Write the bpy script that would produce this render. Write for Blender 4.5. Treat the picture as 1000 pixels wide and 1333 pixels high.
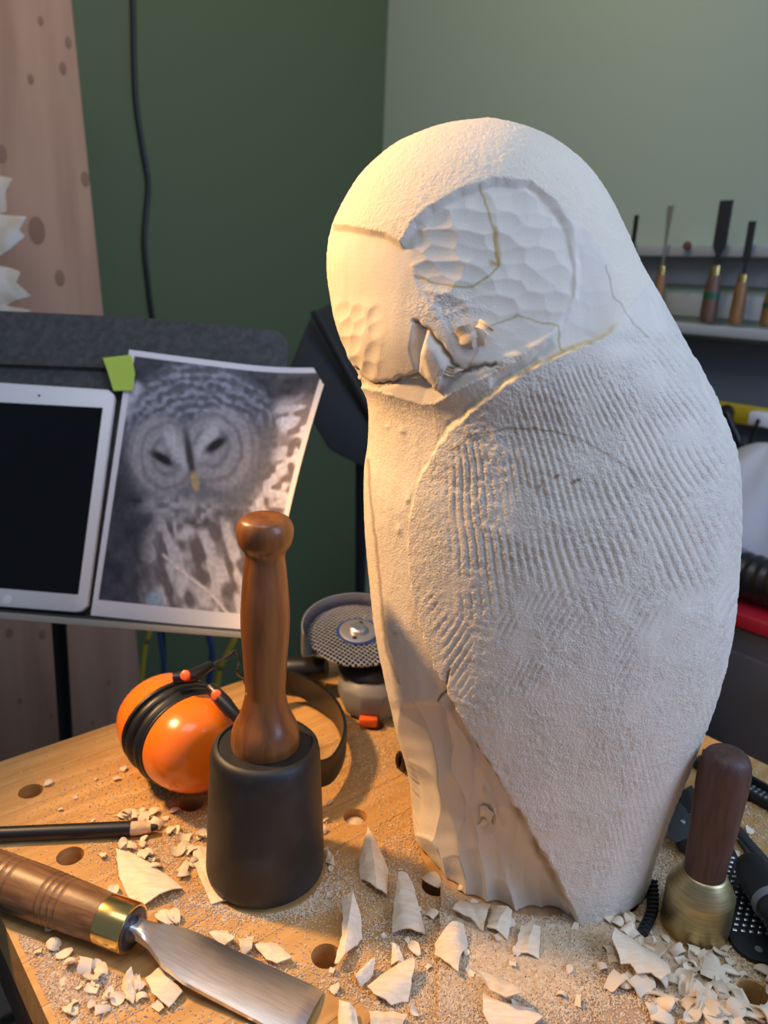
import bpy, bmesh, math, random
import numpy as np
from mathutils import Vector, Matrix

for o in list(bpy.data.objects):
    bpy.data.objects.remove(o)
SC = bpy.context.scene
COL = SC.collection
random.seed(7)
RNG = np.random.default_rng(11)

# ------------------------------------------------------------------ camera
F = 1000.0                       # focal length in pixels of the 1000 x 1333 frame
PITCH, ROLL, CAMH = math.radians(17), math.radians(2.6), 0.424
R0 = np.array([1, 0, 0.]); U0 = np.array([0, math.sin(PITCH), math.cos(PITCH)])
DV = np.array([0, math.cos(PITCH), -math.sin(PITCH)])
RV = R0 * math.cos(ROLL) + U0 * math.sin(ROLL)
UV = U0 * math.cos(ROLL) - R0 * math.sin(ROLL)
CP = np.array([0, 0, CAMH])
cam = bpy.data.cameras.new('camera'); co = bpy.data.objects.new('camera', cam); COL.objects.link(co)
cam.sensor_fit = 'HORIZONTAL'; cam.sensor_width = 36; cam.lens = 36 * F / 1000
M = Matrix(((RV[0], UV[0], -DV[0], CP[0]), (RV[1], UV[1], -DV[1], CP[1]), (RV[2], UV[2], -DV[2], CP[2]), (0, 0, 0, 1)))
co.matrix_world = M
cam.clip_start = .01
cam.dof.use_dof = True; cam.dof.focus_distance = .52; cam.dof.aperture_fstop = 9.0
SC.camera = co

# ------------------------------------------------------------------ light
w = bpy.data.worlds.new('world'); SC.world = w; w.use_nodes = True
w.node_tree.nodes['Background'].inputs[0].default_value = (.54, .68, 1, 1)
w.node_tree.nodes['Background'].inputs[1].default_value = .24
def aim(o, tgt):
    d = Vector(tgt) - o.location
    o.rotation_euler = d.to_track_quat('-Z', 'Y').to_euler()
def light(name, typ, loc, tgt, power, col, **kw):
    l = bpy.data.lights.new(name, typ); l.energy = power; l.color = col
    for k, v in kw.items(): setattr(l, k, v)
    o = bpy.data.objects.new(name, l); COL.objects.link(o); o.location = loc
    if tgt is not None: aim(o, tgt)
    return o
light('task_lamp_light', 'SPOT', (-.66, .62, .75), (.14, .43, .15), 54, (1, .58, .25), spot_size=math.radians(60), spot_blend=.5, shadow_soft_size=.045)
light('window_light', 'AREA', (1.30, -.15, 1.0), (.12, .5, .25), 21, (.44, .60, 1), shape='RECTANGLE', size=.9, size_y=1.1)
light('ceiling_lamp_light', 'SPOT', (.1, .9, 1.75), (-.2, 2.0, .6), 22, (1, .78, .45), spot_size=math.radians(110), spot_blend=.8, shadow_soft_size=.06)
light('overhead_fill_light', 'AREA', (-.25, .0, 2.0), (-.1, .45, 0), 9, (.86, .92, 1), shape='RECTANGLE', size=1.2, size_y=.6)  # unseen fill light, added overhead to brighten bench, print and crown
vs = SC.view_settings
vs.view_transform = 'Standard'; vs.look = 'None'; vs.gamma = 1; vs.exposure = 0.0; vs.use_curve_mapping = False

# ------------------------------------------------------------------ helpers
def ray(u, v): return DV + RV * (u - 500) / F + UV * (666.5 - v) / F
def gz(u, v, z=0.): r = ray(u, v); return CP + r * (z - CAMH) / r[2]
def gy(u, v, y): r = ray(u, v); return CP + r * y / r[1]
def gpl(u, v, p0, n): r = ray(u, v); return CP + r * (np.dot(np.asarray(p0) - CP, n) / np.dot(r, n))
def proj(p):
    q = np.asarray(p) - CP; d = q @ DV
    return np.stack([500 + F * (q @ RV) / d, 666.5 - F * (q @ UV) / d], -1)
A = math.radians(41)             # the bench and the room are turned 41 degrees to the view
E1 = np.array([math.cos(A), math.sin(A), 0]); E2 = np.array([-math.sin(A), math.cos(A), 0])
def EE(a, b, z=0.): return E1 * a + E2 * b + np.array([0, 0, z])

def smooth(me, ang=35):
    me.polygons.foreach_set('use_smooth', [True] * len(me.polygons))
    try: me.set_sharp_from_angle(angle=math.radians(ang))
    except Exception: pass
def tag(o, label=None, cat=None, group=None, kind=None):
    if label: o['label'] = label
    if cat: o['category'] = cat
    if group: o['group'] = group
    if kind: o['kind'] = kind
    return o
def obj(name, vf, mat, parent=None, sm=35, loc=None, rot=None):
    me = vf if isinstance(vf, bpy.types.Mesh) else bpy.data.meshes.new(name)
    if me is not vf:
        v, f = vf
        me.from_pydata([tuple(map(float, x)) for x in v], [], [tuple(map(int, x)) for x in f]); me.update()
        bm = bmesh.new(); bm.from_mesh(me); bmesh.ops.recalc_face_normals(bm, faces=bm.faces); bm.to_mesh(me); bm.free()
        if sm: smooth(me, sm)
        if mat: me.materials.append(mat)
    o = bpy.data.objects.new(name, me); COL.objects.link(o)
    if parent: o.parent = parent
    if loc is not None: o.location = tuple(map(float, loc))
    if rot is not None: o.rotation_euler = rot
    return o
def empty(name, loc, label, cat, group=None, rot=(0, 0, 0)):
    o = bpy.data.objects.new(name, None); COL.objects.link(o); o.location = tuple(map(float, loc)); o.rotation_euler = rot
    o.empty_display_size = .02
    return tag(o, label, cat, group)
def join(*parts):
    V, Fs = [], []
    for v, f in parts:
        n = len(V); V += [tuple(x) for x in v]; Fs += [tuple(i + n for i in q) for q in f]
    return V, Fs
def xf(vf, mat):
    return [tuple(mat @ Vector(tuple(map(float, p)))) for p in vf[0]], vf[1]
def shift(vf, d): return [(p[0] + d[0], p[1] + d[1], p[2] + d[2]) for p in vf[0]], vf[1]
def box(x0, x1, y0, y1, z0, z1, bev=0.0):
    if bev <= 0:
        v = [(x, y, z) for z in (z0, z1) for y in (y0, y1) for x in (x0, x1)]
        return v, [(0, 2, 3, 1), (4, 5, 7, 6), (0, 1, 5, 4), (2, 6, 7, 3), (0, 4, 6, 2), (1, 3, 7, 5)]
    bm = bmesh.new(); bmesh.ops.create_cube(bm, size=1)
    for q in bm.verts: q.co = Vector(((x0 + x1) / 2 + q.co.x * (x1 - x0), (y0 + y1) / 2 + q.co.y * (y1 - y0), (z0 + z1) / 2 + q.co.z * (z1 - z0)))
    bmesh.ops.bevel(bm, geom=bm.edges[:], offset=bev, segments=2, affect='EDGES', profile=.5)
    return from_bm(bm)
def from_bm(bm):
    bm.verts.index_update()
    r = [tuple(v.co) for v in bm.verts], [tuple(v.index for v in f.verts) for f in bm.faces]
    bm.free(); return r
def lathe(prof, n=48, sx=1, sy=1):
    """prof: list of (radius, z), bottom to top; closed at both ends"""
    V, Fs = [], []
    for r, z in prof:
        for i in range(n):
            a = 2 * math.pi * i / n; V.append((r * math.cos(a) * sx, r * math.sin(a) * sy, z))
    for k in range(len(prof) - 1):
        for i in range(n):
            j = (i + 1) % n; Fs.append((k * n + i, k * n + j, (k + 1) * n + j, (k + 1) * n + i))
    Fs.append(tuple(range(n))[::-1]); Fs.append(tuple((len(prof) - 1) * n + i for i in range(n)))
    return V, Fs
def interp(prof, n):
    """smooth a lathe profile (catmull-rom)"""
    p = np.array(prof, float); out = []
    for k in range(len(p) - 1):
        a, b, c, d = p[max(k - 1, 0)], p[k], p[k + 1], p[min(k + 2, len(p) - 1)]
        for t in np.linspace(0, 1, n, endpoint=False):
            out.append(.5 * ((2 * b) + (c - a) * t + (2 * a - 5 * b + 4 * c - d) * t * t + (3 * b - a - 3 * c + d) * t ** 3))
    out.append(p[-1]); out = np.array(out); out[:, 0] = np.maximum(out[:, 0], 1e-5)
    return [tuple(x) for x in out]
def spline(pts, n=8):
    p = np.array(pts, float); out = []
    for k in range(len(p) - 1):
        a, b, c, d = p[max(k - 1, 0)], p[k], p[k + 1], p[min(k + 2, len(p) - 1)]
        for t in np.linspace(0, 1, n, endpoint=False):
            out.append(.5 * ((2 * b) + (c - a) * t + (2 * a - 5 * b + 4 * c - d) * t * t + (3 * b - a - 3 * c + d) * t ** 3))
    out.append(p[-1]); return np.array(out)
def tube(pts, r, n=10):
    p = np.array(pts, float); V, Fs = [], []
    rs = np.full(len(p), r) if np.isscalar(r) else np.array(r)
    up = np.array([0, 0, 1.])
    for k in range(len(p)):
        t = p[min(k + 1, len(p) - 1)] - p[max(k - 1, 0)]; t /= np.linalg.norm(t)
        u = up if abs(t @ up) < .95 else np.array([1., 0, 0])
        x = np.cross(t, u); x /= np.linalg.norm(x); y = np.cross(x, t)
        for i in range(n):
            a = 2 * math.pi * i / n; V.append(tuple(p[k] + rs[k] * (x * math.cos(a) + y * math.sin(a))))
    for k in range(len(p) - 1):
        for i in range(n):
            j = (i + 1) % n; Fs.append((k * n + i, k * n + j, (k + 1) * n + j, (k + 1) * n + i))
    Fs.append(tuple(range(n))); Fs.append(tuple((len(p) - 1) * n + i for i in range(n)))
    return V, Fs
def prism(poly3, vec):
    """extrude a planar 3D polygon along vec"""
    n = len(poly3); V = [tuple(p) for p in poly3] + [tuple(np.asarray(p) + vec) for p in poly3]
    Fs = [tuple(range(n)), tuple(range(2 * n - 1, n - 1, -1))] + [(i, (i + 1) % n, n + (i + 1) % n, n + i) for i in range(n)]
    return V, Fs
def bevelled(vf, off, seg=2, ang=30):
    bm = bmesh.new(); vs_ = [bm.verts.new(p) for p in vf[0]]
    for f in vf[1]:
        try: bm.faces.new([vs_[i] for i in f])
        except ValueError: pass
    bmesh.ops.recalc_face_normals(bm, faces=bm.faces); bm.edges.ensure_lookup_table()
    es = [e for e in bm.edges if len(e.link_faces) == 2 and e.calc_face_angle() > math.radians(ang)]
    bmesh.ops.bevel(bm, geom=es, offset=off, segments=seg, affect='EDGES', profile=.5)
    return from_bm(bm)
def axis_mat(origin, d, up=(0, 0, 1)):
    """local z along d, local y as near up as possible"""
    z = Vector(tuple(map(float, d))).normalized(); u = Vector(up)
    x = u.cross(z)
    if x.length < 1e-4: x = Vector((1, 0, 0)).cross(z)
    x.normalize(); y = z.cross(x)
    m = Matrix((x, y, z)).transposed().to_4x4(); m.translation = Vector(tuple(map(float, origin))); return m

# ------------------------------------------------------------------ materials
def mat(name, col, rough=.6, metal=0., bump=0., bscale=200., col2=None, nscale=20., stretch=(1, 1, 1), coat=0., rnd=0., detail=4., contrast=(.35, .65), spec=.5):
    m = bpy.data.materials.new(name); m.use_nodes = True; nt = m.node_tree; N = nt.nodes; L = nt.links
    b = N['Principled BSDF']
    b.inputs['Base Color'].default_value = (*col, 1); b.inputs['Roughness'].default_value = rough; b.inputs['Metallic'].default_value = metal
    b.inputs['Coat Weight'].default_value = coat; b.inputs['Specular IOR Level'].default_value = spec
    tc = N.new('ShaderNodeTexCoord')
    if col2 is not None:
        mp = N.new('ShaderNodeMapping'); mp.inputs['Scale'].default_value = stretch
        L.new(tc.outputs['Object'], mp.inputs['Vector'])
        src = mp.outputs['Vector']
        if rnd:
            oi = N.new('ShaderNodeObjectInfo'); ad = N.new('ShaderNodeVectorMath'); ad.operation = 'ADD'
            ml = N.new('ShaderNodeMath'); ml.operation = 'MULTIPLY'; ml.inputs[1].default_value = 37.
            L.new(oi.outputs['Random'], ml.inputs[0]); L.new(src, ad.inputs[0]); L.new(ml.outputs[0], ad.inputs[1]); src = ad.outputs[0]
        ns = N.new('ShaderNodeTexNoise'); ns.inputs['Scale'].default_value = nscale; ns.inputs['Detail'].default_value = detail; ns.inputs['Distortion'].default_value = .4
        L.new(src, ns.inputs['Vector'])
        mr = N.new('ShaderNodeMapRange'); mr.inputs[1].default_value = contrast[0]; mr.inputs[2].default_value = contrast[1]
        L.new(ns.outputs['Fac'], mr.inputs[0])
        mx = N.new('ShaderNodeMix'); mx.data_type = 'RGBA'; mx.inputs[6].default_value = (*col, 1); mx.inputs[7].default_value = (*col2, 1)
        L.new(mr.outputs[0], mx.inputs[0]); last = mx.outputs[2]
        if rnd:
            hs = N.new('ShaderNodeHueSaturation'); mr2 = N.new('ShaderNodeMapRange'); mr2.inputs[3].default_value = 1 - rnd; mr2.inputs[4].default_value = 1 + rnd
            L.new(oi.outputs['Random'], mr2.inputs[0]); L.new(mr2.outputs[0], hs.inputs['Value']); L.new(last, hs.inputs['Color']); last = hs.outputs['Color']
        L.new(last, b.inputs['Base Color'])
    if bump:
        nb = N.new('ShaderNodeTexNoise'); nb.inputs['Scale'].default_value = bscale; nb.inputs['Detail'].default_value = 5
        L.new(tc.outputs['Object'], nb.inputs['Vector'])
        bp = N.new('ShaderNodeBump'); bp.inputs['Strength'].default_value = bump; bp.inputs['Distance'].default_value = .001
        L.new(nb.outputs['Fac'], bp.inputs['Height']); L.new(bp.outputs['Normal'], b.inputs['Normal'])
    return m
def attr_mat(name, rough, bump=0., bscale=700., ba=True):
    m = bpy.data.materials.new(name); m.use_nodes = True; nt = m.node_tree; N = nt.nodes; L = nt.links
    b = N['Principled BSDF']; b.inputs['Roughness'].default_value = rough; b.inputs['Specular IOR Level'].default_value = .25
    at = N.new('ShaderNodeAttribute'); at.attribute_name = 'Col'
    L.new(at.outputs['Color'], b.inputs['Base Color'])
    if bump:
        tc = N.new('ShaderNodeTexCoord')
        nb = N.new('ShaderNodeTexNoise'); nb.inputs['Scale'].default_value = bscale; nb.inputs['Detail'].default_value = 3
        L.new(tc.outputs['Object'], nb.inputs['Vector'])
        ml = N.new('ShaderNodeMath'); ml.operation = 'MULTIPLY'; L.new(nb.outputs['Fac'], ml.inputs[0])
        if ba: L.new(at.outputs['Alpha'], ml.inputs[1])
        else: ml.inputs[1].default_value = 1
        bp = N.new('ShaderNodeBump'); bp.inputs['Strength'].default_value = bump; bp.inputs['Distance'].default_value = .0015
        L.new(ml.outputs[0], bp.inputs['Height']); L.new(bp.outputs['Normal'], b.inputs['Normal'])
    return m
MT = dict(
    bench=mat('bench_beech', (.62, .365, .13), .42, 0, .12, 500, (.50, .265, .08), 9, (1.2, 14, 14), rnd=.10),
    bench_dark=mat('bench_side', (.10, .05, .03), .7, 0, .2, 300, (.06, .03, .018), 12, (1, 8, 8)),
    board=mat('base_board_pine', (.52, .33, .17), .75, 0, .3, 500, (.36, .21, .10), 8, (14, 1.5, 8)),
    basswood=mat('basswood_chip', (.82, .68, .48), .6, 0, .25, 900, (.74, .57, .37), 60, (1, 6, 6), rnd=.10),
    dust=mat('sawdust', (.80, .66, .46), .85, 0, 0, 1, (.68, .50, .30), 300),
    handle=mat('beech_handle', (.25, .095, .024), .36, 0, .08, 500, (.15, .052, .013), 14, (9, 9, 1.2), coat=.15),
    rubber=mat('black_urethane', (.012, .012, .011), .5, 0, .1, 400, (.028, .028, .026), 40, contrast=(.45, .75)),
    walnut=mat('walnut_handle', (.060, .026, .018), .5, 0, .3, 900, (.10, .045, .030), 30, (10, 10, 1)),
    ash=mat('stained_ash', (.24, .125, .05), .40, 0, .1, 900, (.13, .06, .022), 26, (10, 10, 1.2)),
    brass=mat('brass', (.56, .47, .24), .42, 1, .08, 300, (.44, .35, .17), 60, (1, 1, 14)),
    brass_ferrule=mat('polished_brass', (.72, .52, .18), .22, 1),
    steel=mat('polished_steel', (.80, .78, .75), .36, 1, .03, 400, (.66, .64, .62), 60, (14, 1, 1)),
    dark_steel=mat('dark_steel', (.09, .09, .095), .42, .8, .25, 300),
    black_metal=mat('black_coated_steel', (.018, .018, .02), .4, .3, .2, 500),
    black=mat('black_plastic', (.012, .012, .013), .35),
    foam=mat('ear_cushion', (.010, .010, .010), .42),
    orange=mat('orange_shell', (.90, .20, .012), .24, coat=.3),
    orange2=mat('orange_button', (.80, .12, .02), .4),
    grey_plastic=mat('grey_plastic', (.22, .22, .23), .45),
    guard=mat('guard_steel', (.42, .42, .44), .38, .7),
    blue=mat('blue_plastic', (.02, .05, .22), .4),
    screen=mat('tablet_glass', (.003, .003, .004), .12, spec=.3),
    white=mat('white_plastic', (.75, .77, .80), .4),
    paper=mat('paper_white', (.80, .78, .80), .7),
    sticky=mat('sticky_note', (.50, .70, .10), .7),
    felt=mat('felt_desk', (.045, .047, .048), .9, 0, .8, 900, (.075, .078, .08), 120),
    tray=mat('stand_tray', (.02, .02, .021), .5),
    tray_edge=mat('tray_edge', (.30, .30, .27), .5),
    wall_green=mat('green_paint', (.080, .116, .056), .7, 0, .05, 60),
    wall_sage=mat('sage_paint', (.42, .50, .385), .75, 0, .05, 60),
    floor=mat('floor_concrete', (.10, .09, .085), .8, 0, .2, 20, (.14, .125, .115), 3),
    ply=mat('plywood', (.40, .245, .165), .7, 0, .1, 300, (.30, .17, .11), 3.2, (6, 6, .6)),
    knot=mat('plywood_knot', (.24, .13, .08), .7),
    splint=mat('pale_splintered_wood', (.62, .60, .56), .8, 0, .6, 100, (.52, .42, .28), 20),
    rack=mat('rack_white', (.42, .44, .43), .6),
    rack_back=mat('rack_back', (.30, .32, .33), .7),
    slate=mat('wall_shade', (.14, .16, .19), .7),  # shade under the tool shelf, painted as a dark grey-blue
    hood=mat('matt_black', (.012, .014, .015), .8),
    yellow=mat('yellow_strip', (.55, .42, .02), .45),
    red=mat('red_top', (.32, .012, .03), .4),
    cabinet=mat('cabinet_slate', (.045, .056, .085), .5),
    cloth=mat('dust_bag_cloth', (.55, .53, .52), .9, 0, .5, 80),
    tool_wood=mat('tool_handle', (.30, .15, .055), .45, 0, 0, 1, (.22, .10, .035), 20, (8, 8, 1)),
    tool_wood2=mat('tool_handle_brown', (.16, .085, .055), .45, 0, 0, 1, (.12, .06, .035), 20, (8, 8, 1)),
    green_band=mat('green_band', (.02, .10, .05), .4),
    glossy_brown=mat('glossy_brown', (.035, .015, .010), .12),
    cord_yellow=mat('cord_yellow', (.50, .38, .03), .5),
    cord_blue=mat('cord_blue', (.02, .05, .14), .5),
    paper_wrap=mat('pencil_wrap', (.72, .50, .30), .75, 0, .5, 500),
    hole_dust=mat('hole_sawdust', (.72, .58, .40), .9, 0, .8, 900),
)

# ------------------------------------------------------------------ structure
def struct(name, vf, m, parent=None):
    o = obj(name, vf, m, parent, sm=0)
    if not parent: o['kind'] = 'structure'
    return o
FZ = -.9
WL, WR = 1.68, 1.40             # left wall at e2 = WL, right wall at e1 = WR
def ebox(a0, a1, b0, b1, z0, z1):
    v, f = box(a0, a1, b0, b1, z0, z1)
    return [tuple(EE(*p)) for p in v], f
struct('floor', ebox(-2.6, WR + .1, -2.6, WL + .1, FZ - .05, FZ), MT['floor'])
struct('wall_left', ebox(-2.6, WR, WL, WL + .1, FZ, 1.7), MT['wall_green'])
struct('wall_right', ebox(WR, WR + .1, -2.6, WL + .1, FZ, 1.7), MT['wall_sage'])

# ------------------------------------------------------------------ workbench with dog holes
bench = empty('workbench', EE(.389, .2, FZ), 'pale laminated wood workbench top drilled with round dog holes', 'workbench')
BX0, BX1, BY1, BY0, BTH = .085, .693, .654, -.25, .04
holes = [(.141 + .0985 * i, .124 + .0945 * j) for i in range(6) for j in range(-3, 6)]
holes = [h for h in holes if h[0] < BX1 - .03]
PW = .038
nst = int((BY1 - BY0) / PW)
def plank_mesh(y0, y1):
    g = .00012
    hs = [h for h in holes if y0 - .0105 < h[1] < y1 + .0105]
    bm = bmesh.new()
    v, f = box(BX0, BX1, y0 + g, y1 - g, -BTH, 0, .0003)
    me = bpy.data.meshes.new('plank'); me.from_pydata(v, [], f); me.update()
    bm.free()
    if hs:
        cv, cf = [], []
        cut = join(*[shift(lathe([(.0098, -.1), (.0098, .05)], 40), (h[0], h[1], 0)) for h in hs])
        cm = bpy.data.meshes.new('cut'); cm.from_pydata(cut[0], [], cut[1]); cm.update()
        b2 = bmesh.new(); b2.from_mesh(cm); bmesh.ops.recalc_face_normals(b2, faces=b2.faces); b2.to_mesh(cm); b2.free()
        b2 = bmesh.new(); b2.from_mesh(me); bmesh.ops.recalc_face_normals(b2, faces=b2.faces); b2.to_mesh(me); b2.free()
        a = bpy.data.objects.new('a', me); c = bpy.data.objects.new('c', cm); COL.objects.link(a); COL.objects.link(c)
        md = a.modifiers.new('b', 'BOOLEAN'); md.object = c; md.operation = 'DIFFERENCE'; md.solver = 'EXACT'
        dg = bpy.context.evaluated_depsgraph_get(); dg.update()
        me2 = bpy.data.meshes.new_from_object(a.evaluated_get(dg))
        bpy.data.objects.remove(a); bpy.data.objects.remove(c); me = me2
    me.materials.clear(); me.materials.append(MT['bench'])
    return me
bench_inv = bench.location
for k in range(nst):
    y1 = BY1 - k * PW; y0 = y1 - PW
    o = bpy.data.objects.new('plank', plank_mesh(y0, y1)); COL.objects.link(o)
    o.parent = bench; o.rotation_euler = (0, 0, A); o.location = (-bench_inv.x, -bench_inv.y, -bench_inv.z)
def bench_part(name, b, m):
    v, f = box(*b, .002); return obj(name, ([tuple(EE(*p) - np.array(bench_inv)) for p in v], f), m, bench)
for b in ((BX0 + .012, BX0 + .04, BY0 + .02, BY1 - .02, -.16, -.041), (BX1 - .04, BX1 - .012, BY0 + .02, BY1 - .02, -.16, -.041),
          (BX0 + .042, BX1 - .042, BY1 - .05, BY1 - .02, -.16, -.041), (BX0 + .042, BX1 - .042, BY0 + .02, BY0 + .05, -.16, -.041)):
    bench_part('apron', b, MT['bench_dark'])
for ex in (BX0 + .042, BX1 - .112):
    for ey in (BY0 + .052, BY1 - .122):
        bench_part('leg', (ex, ex + .07, ey, ey + .07, FZ, -.041), MT['bench_dark'])
bench_part('lower_shelf', (BX0 + .03, BX1 - .03, BY0 + .03, BY1 - .03, -.62, -.6), MT['bench_dark'])

dh = EE(.141 + .0985 * 2, .124 + .0945 * 3, -.006)
tag(obj('sawdust_plug', lathe([(.0085, -.03), (.0094, -.002), (.007, .0005), (.003, .002), (.0005, .0022)], 28), MT['hole_dust'], None, 60, loc=dh), 'sawdust packed in the dog hole between mallet and owl', 'sawdust', kind='stuff')

# base board under the carving
BT = .004
bd0, bd1 = np.array([.046, .349]), np.array([.053, .45]); bdd = (bd1 - bd0) / np.linalg.norm(bd1 - bd0); bdn = np.array([bdd[1], -bdd[0]])
BW = .134
bpoly = [bd0 - bdd * .09, bd0 - bdd * .09 + bdn * BW, bd0 + bdd * .27 + bdn * BW, bd0 + bdd * .27]
tag(obj('base_board', bevelled(prism([(p[0], p[1], 0.0002) for p in bpoly], np.array([0, 0, BT - .0002])), .0007), MT['board'], sm=30), 'thin brown board lying on the bench beneath the owl carving', 'board')
def on_board(x, y):
    q = np.array([x, y]) - bd0; s = q @ bdn; t = q @ bdd
    return 0 < s < BW and -.09 < t < .27
def surf(x, y): return BT if on_board(x, y) else 0.

# ------------------------------------------------------------------ the owl
class Noise:
    def __init__(s, seed): s.t = np.random.default_rng(seed).random(65536).astype(np.float32)
    def h(s, i, j, k): return s.t[((i * 73856093) ^ (j * 19349663) ^ (k * 83492791)) & 65535]
    def __call__(s, p):
        f = np.floor(p).astype(np.int64); d = p - f; d = d * d * (3 - 2 * d); r = 0
        for a in (0, 1):
            for b in (0, 1):
                for c in (0, 1):
                    wgt = (d[:, 0] if a else 1 - d[:, 0]) * (d[:, 1] if b else 1 - d[:, 1]) * (d[:, 2] if c else 1 - d[:, 2])
                    r = r + wgt * s.h(f[:, 0] + a, f[:, 1] + b, f[:, 2] + c)
        return r - .5
NZ3 = Noise(3)
def dist_poly(P, poly, closed=False):
    poly = np.array(poly, float); n = len(poly); best = np.full(len(P), 1e9)
    for i in range(n if closed else n - 1):
        a, b = poly[i], poly[(i + 1) % n]; ab = b - a
        t = np.clip(((P - a) @ ab) / (ab @ ab), 0, 1)
        best = np.minimum(best, np.hypot(*(P - a - t[:, None] * ab).T))
    return best
def inside(P, poly):
    poly = np.array(poly, float); n = len(poly); r = np.zeros(len(P), bool)
    for i in range(n):
        a, b = poly[i], poly[(i + 1) % n]
        c = ((a[1] > P[:, 1]) != (b[1] > P[:, 1]))
        with np.errstate(divide='ignore', invalid='ignore'):
            x = (b[0] - a[0]) * (P[:, 1] - a[1]) / (b[1] - a[1]) + a[0]
        r ^= c & (P[:, 0] < x)
    return r
def sdf(P, poly):                # positive inside
    d = dist_poly(P, poly, True); return np.where(inside(P, poly), d, -d)
def sstep(x, a, b):
    t = np.clip((x - a) / (b - a), 0, 1); return t * t * (3 - 2 * t)

OUTL = [(628, 155), (590, 158), (560, 166), (530, 178), (505, 193), (470, 225), (445, 265), (430, 300), (425, 335), (427, 370), (436, 420), (450, 457), (465, 485), (476, 505), (481, 530),
        (480, 575), (476, 600), (474, 640), (476, 700), (482, 770), (490, 830), (500, 880), (515, 950), (531, 1010), (538, 1075), (545, 1110), (558, 1145), (577, 1166)]
OUTR = [(640, 155), (680, 162), (720, 179), (760, 209), (790, 248), (815, 297), (835, 342), (860, 385), (885, 430), (910, 478), (935, 525), (950, 562), (961, 600), (966, 660), (965, 720),
        (958, 800), (945, 870), (925, 932), (900, 992), (870, 1060), (850, 1110), (838, 1150), (830, 1192)]
OUTL = [tuple(p) for p in spline(OUTL, 4)]; OUTR = [tuple(p) for p in spline(OUTR, 4)]
OPOLY = OUTL + [(577, 1600), (826, 1600)] + OUTR[::-1]
def owl_rings(nz, z0, zt):
    s = np.linspace(0, 1, nz); s = 1 - (1 - s) ** 1.7
    return z0 + (zt - z0) * s
ZT = float(gy(632, 155, .535)[2]) + .001; NL = 120
zl = owl_rings(NL, BT, ZT); XA = float(gy(634, 155, .535)[0])
th = np.linspace(0, 2 * np.pi, 160, endpoint=False)
def gsm(a, k):
    w_ = np.exp(-.5 * (np.arange(-3 * k, 3 * k + 1) / k) ** 2); w_ /= w_.sum()
    p = np.concatenate([2 * a[0] - a[1:3 * k + 1][::-1], a, 2 * a[-1] - a[-3 * k - 1:-1][::-1]])
    return np.convolve(p, w_, 'valid')
def prof(z, tab):
    a = np.array(tab); g_ = np.linspace(-.02, .64, 133); return np.interp(z, g_, gsm(np.interp(g_, a[:, 0], a[:, 1]), 8))
top = np.sqrt(np.clip((ZT - zl) / .11, 0, 1) * (2 - np.clip((ZT - zl) / .11, 0, 1)))
xl = .12 - .09 * top; xr = .12 + .10 * top
def sections(zl, xl, xr):
    hw = (xr - xl) / 2; cx = (xr + xl) / 2
    b = hw * prof(zl, [(0, .92), (.15, .94), (.3, .96), (.4, .98), (.6, 1.0)])
    cy = prof(zl, [(0, .512), (.1, .518), (.25, .525), (.36, .53), (.6, .535)])
    ex = prof(zl, [(0, 2.5), (.2, 2.25), (.4, 2.1), (.6, 2.0)])
    return cx, cy, hw, b, ex
def ring_pts(zl, xl, xr, th):
    cx, cy, hw, b, ex = sections(zl, xl, xr)
    c, s = np.cos(th), np.sin(th); e = (2 / ex)[:, None]
    X = cx[:, None] + hw[:, None] * np.sign(c) * np.abs(c) ** e
    Y = cy[:, None] + b[:, None] * np.sign(s) * np.abs(s) ** e
    return np.stack([X, Y, np.repeat(zl[:, None], len(th), 1)], -1)
for it in range(45):
    Pn = ring_pts(zl, xl, xr, th); px = proj(Pn.reshape(-1, 3)); sd = -sdf(px, OPOLY).reshape(NL, -1)
    dep = ((Pn.reshape(-1, 3) - CP) @ DV).reshape(NL, -1).mean(1)
    left = np.cos(th) < -.02; right = np.cos(th) > .02
    mL = sd[:, left].max(1); mR = sd[:, right].max(1)
    xl = xl + np.clip(mL, -25, 25) * dep / F * .6; xr = xr - np.clip(mR, -25, 25) * dep / F * .6
    nt0 = 34                                          # near the apex smooth the squared half widths, so that the crown stays round
    l2 = np.maximum(XA - xl, .0002) ** 2; r2_ = np.maximum(xr - XA, .0002) ** 2
    if it < 42:
        l2s = np.append(gsm(np.append(l2, [0, 0, 0, 0]), 1)[:-4], []); r2s = np.append(gsm(np.append(r2_, [0, 0, 0, 0]), 1)[:-4], [])
        xls, xrs = gsm(xl, 1), gsm(xr, 1)
        ii = np.arange(NL) >= NL - nt0
        xl = np.where(ii, XA - np.sqrt(np.maximum(l2s, 1e-9)), xls); xr = np.where(ii, XA + np.sqrt(np.maximum(r2s, 1e-9)), xrs)
    xl[-1] = XA - 1e-4; xr[-1] = XA + 1e-4

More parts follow.
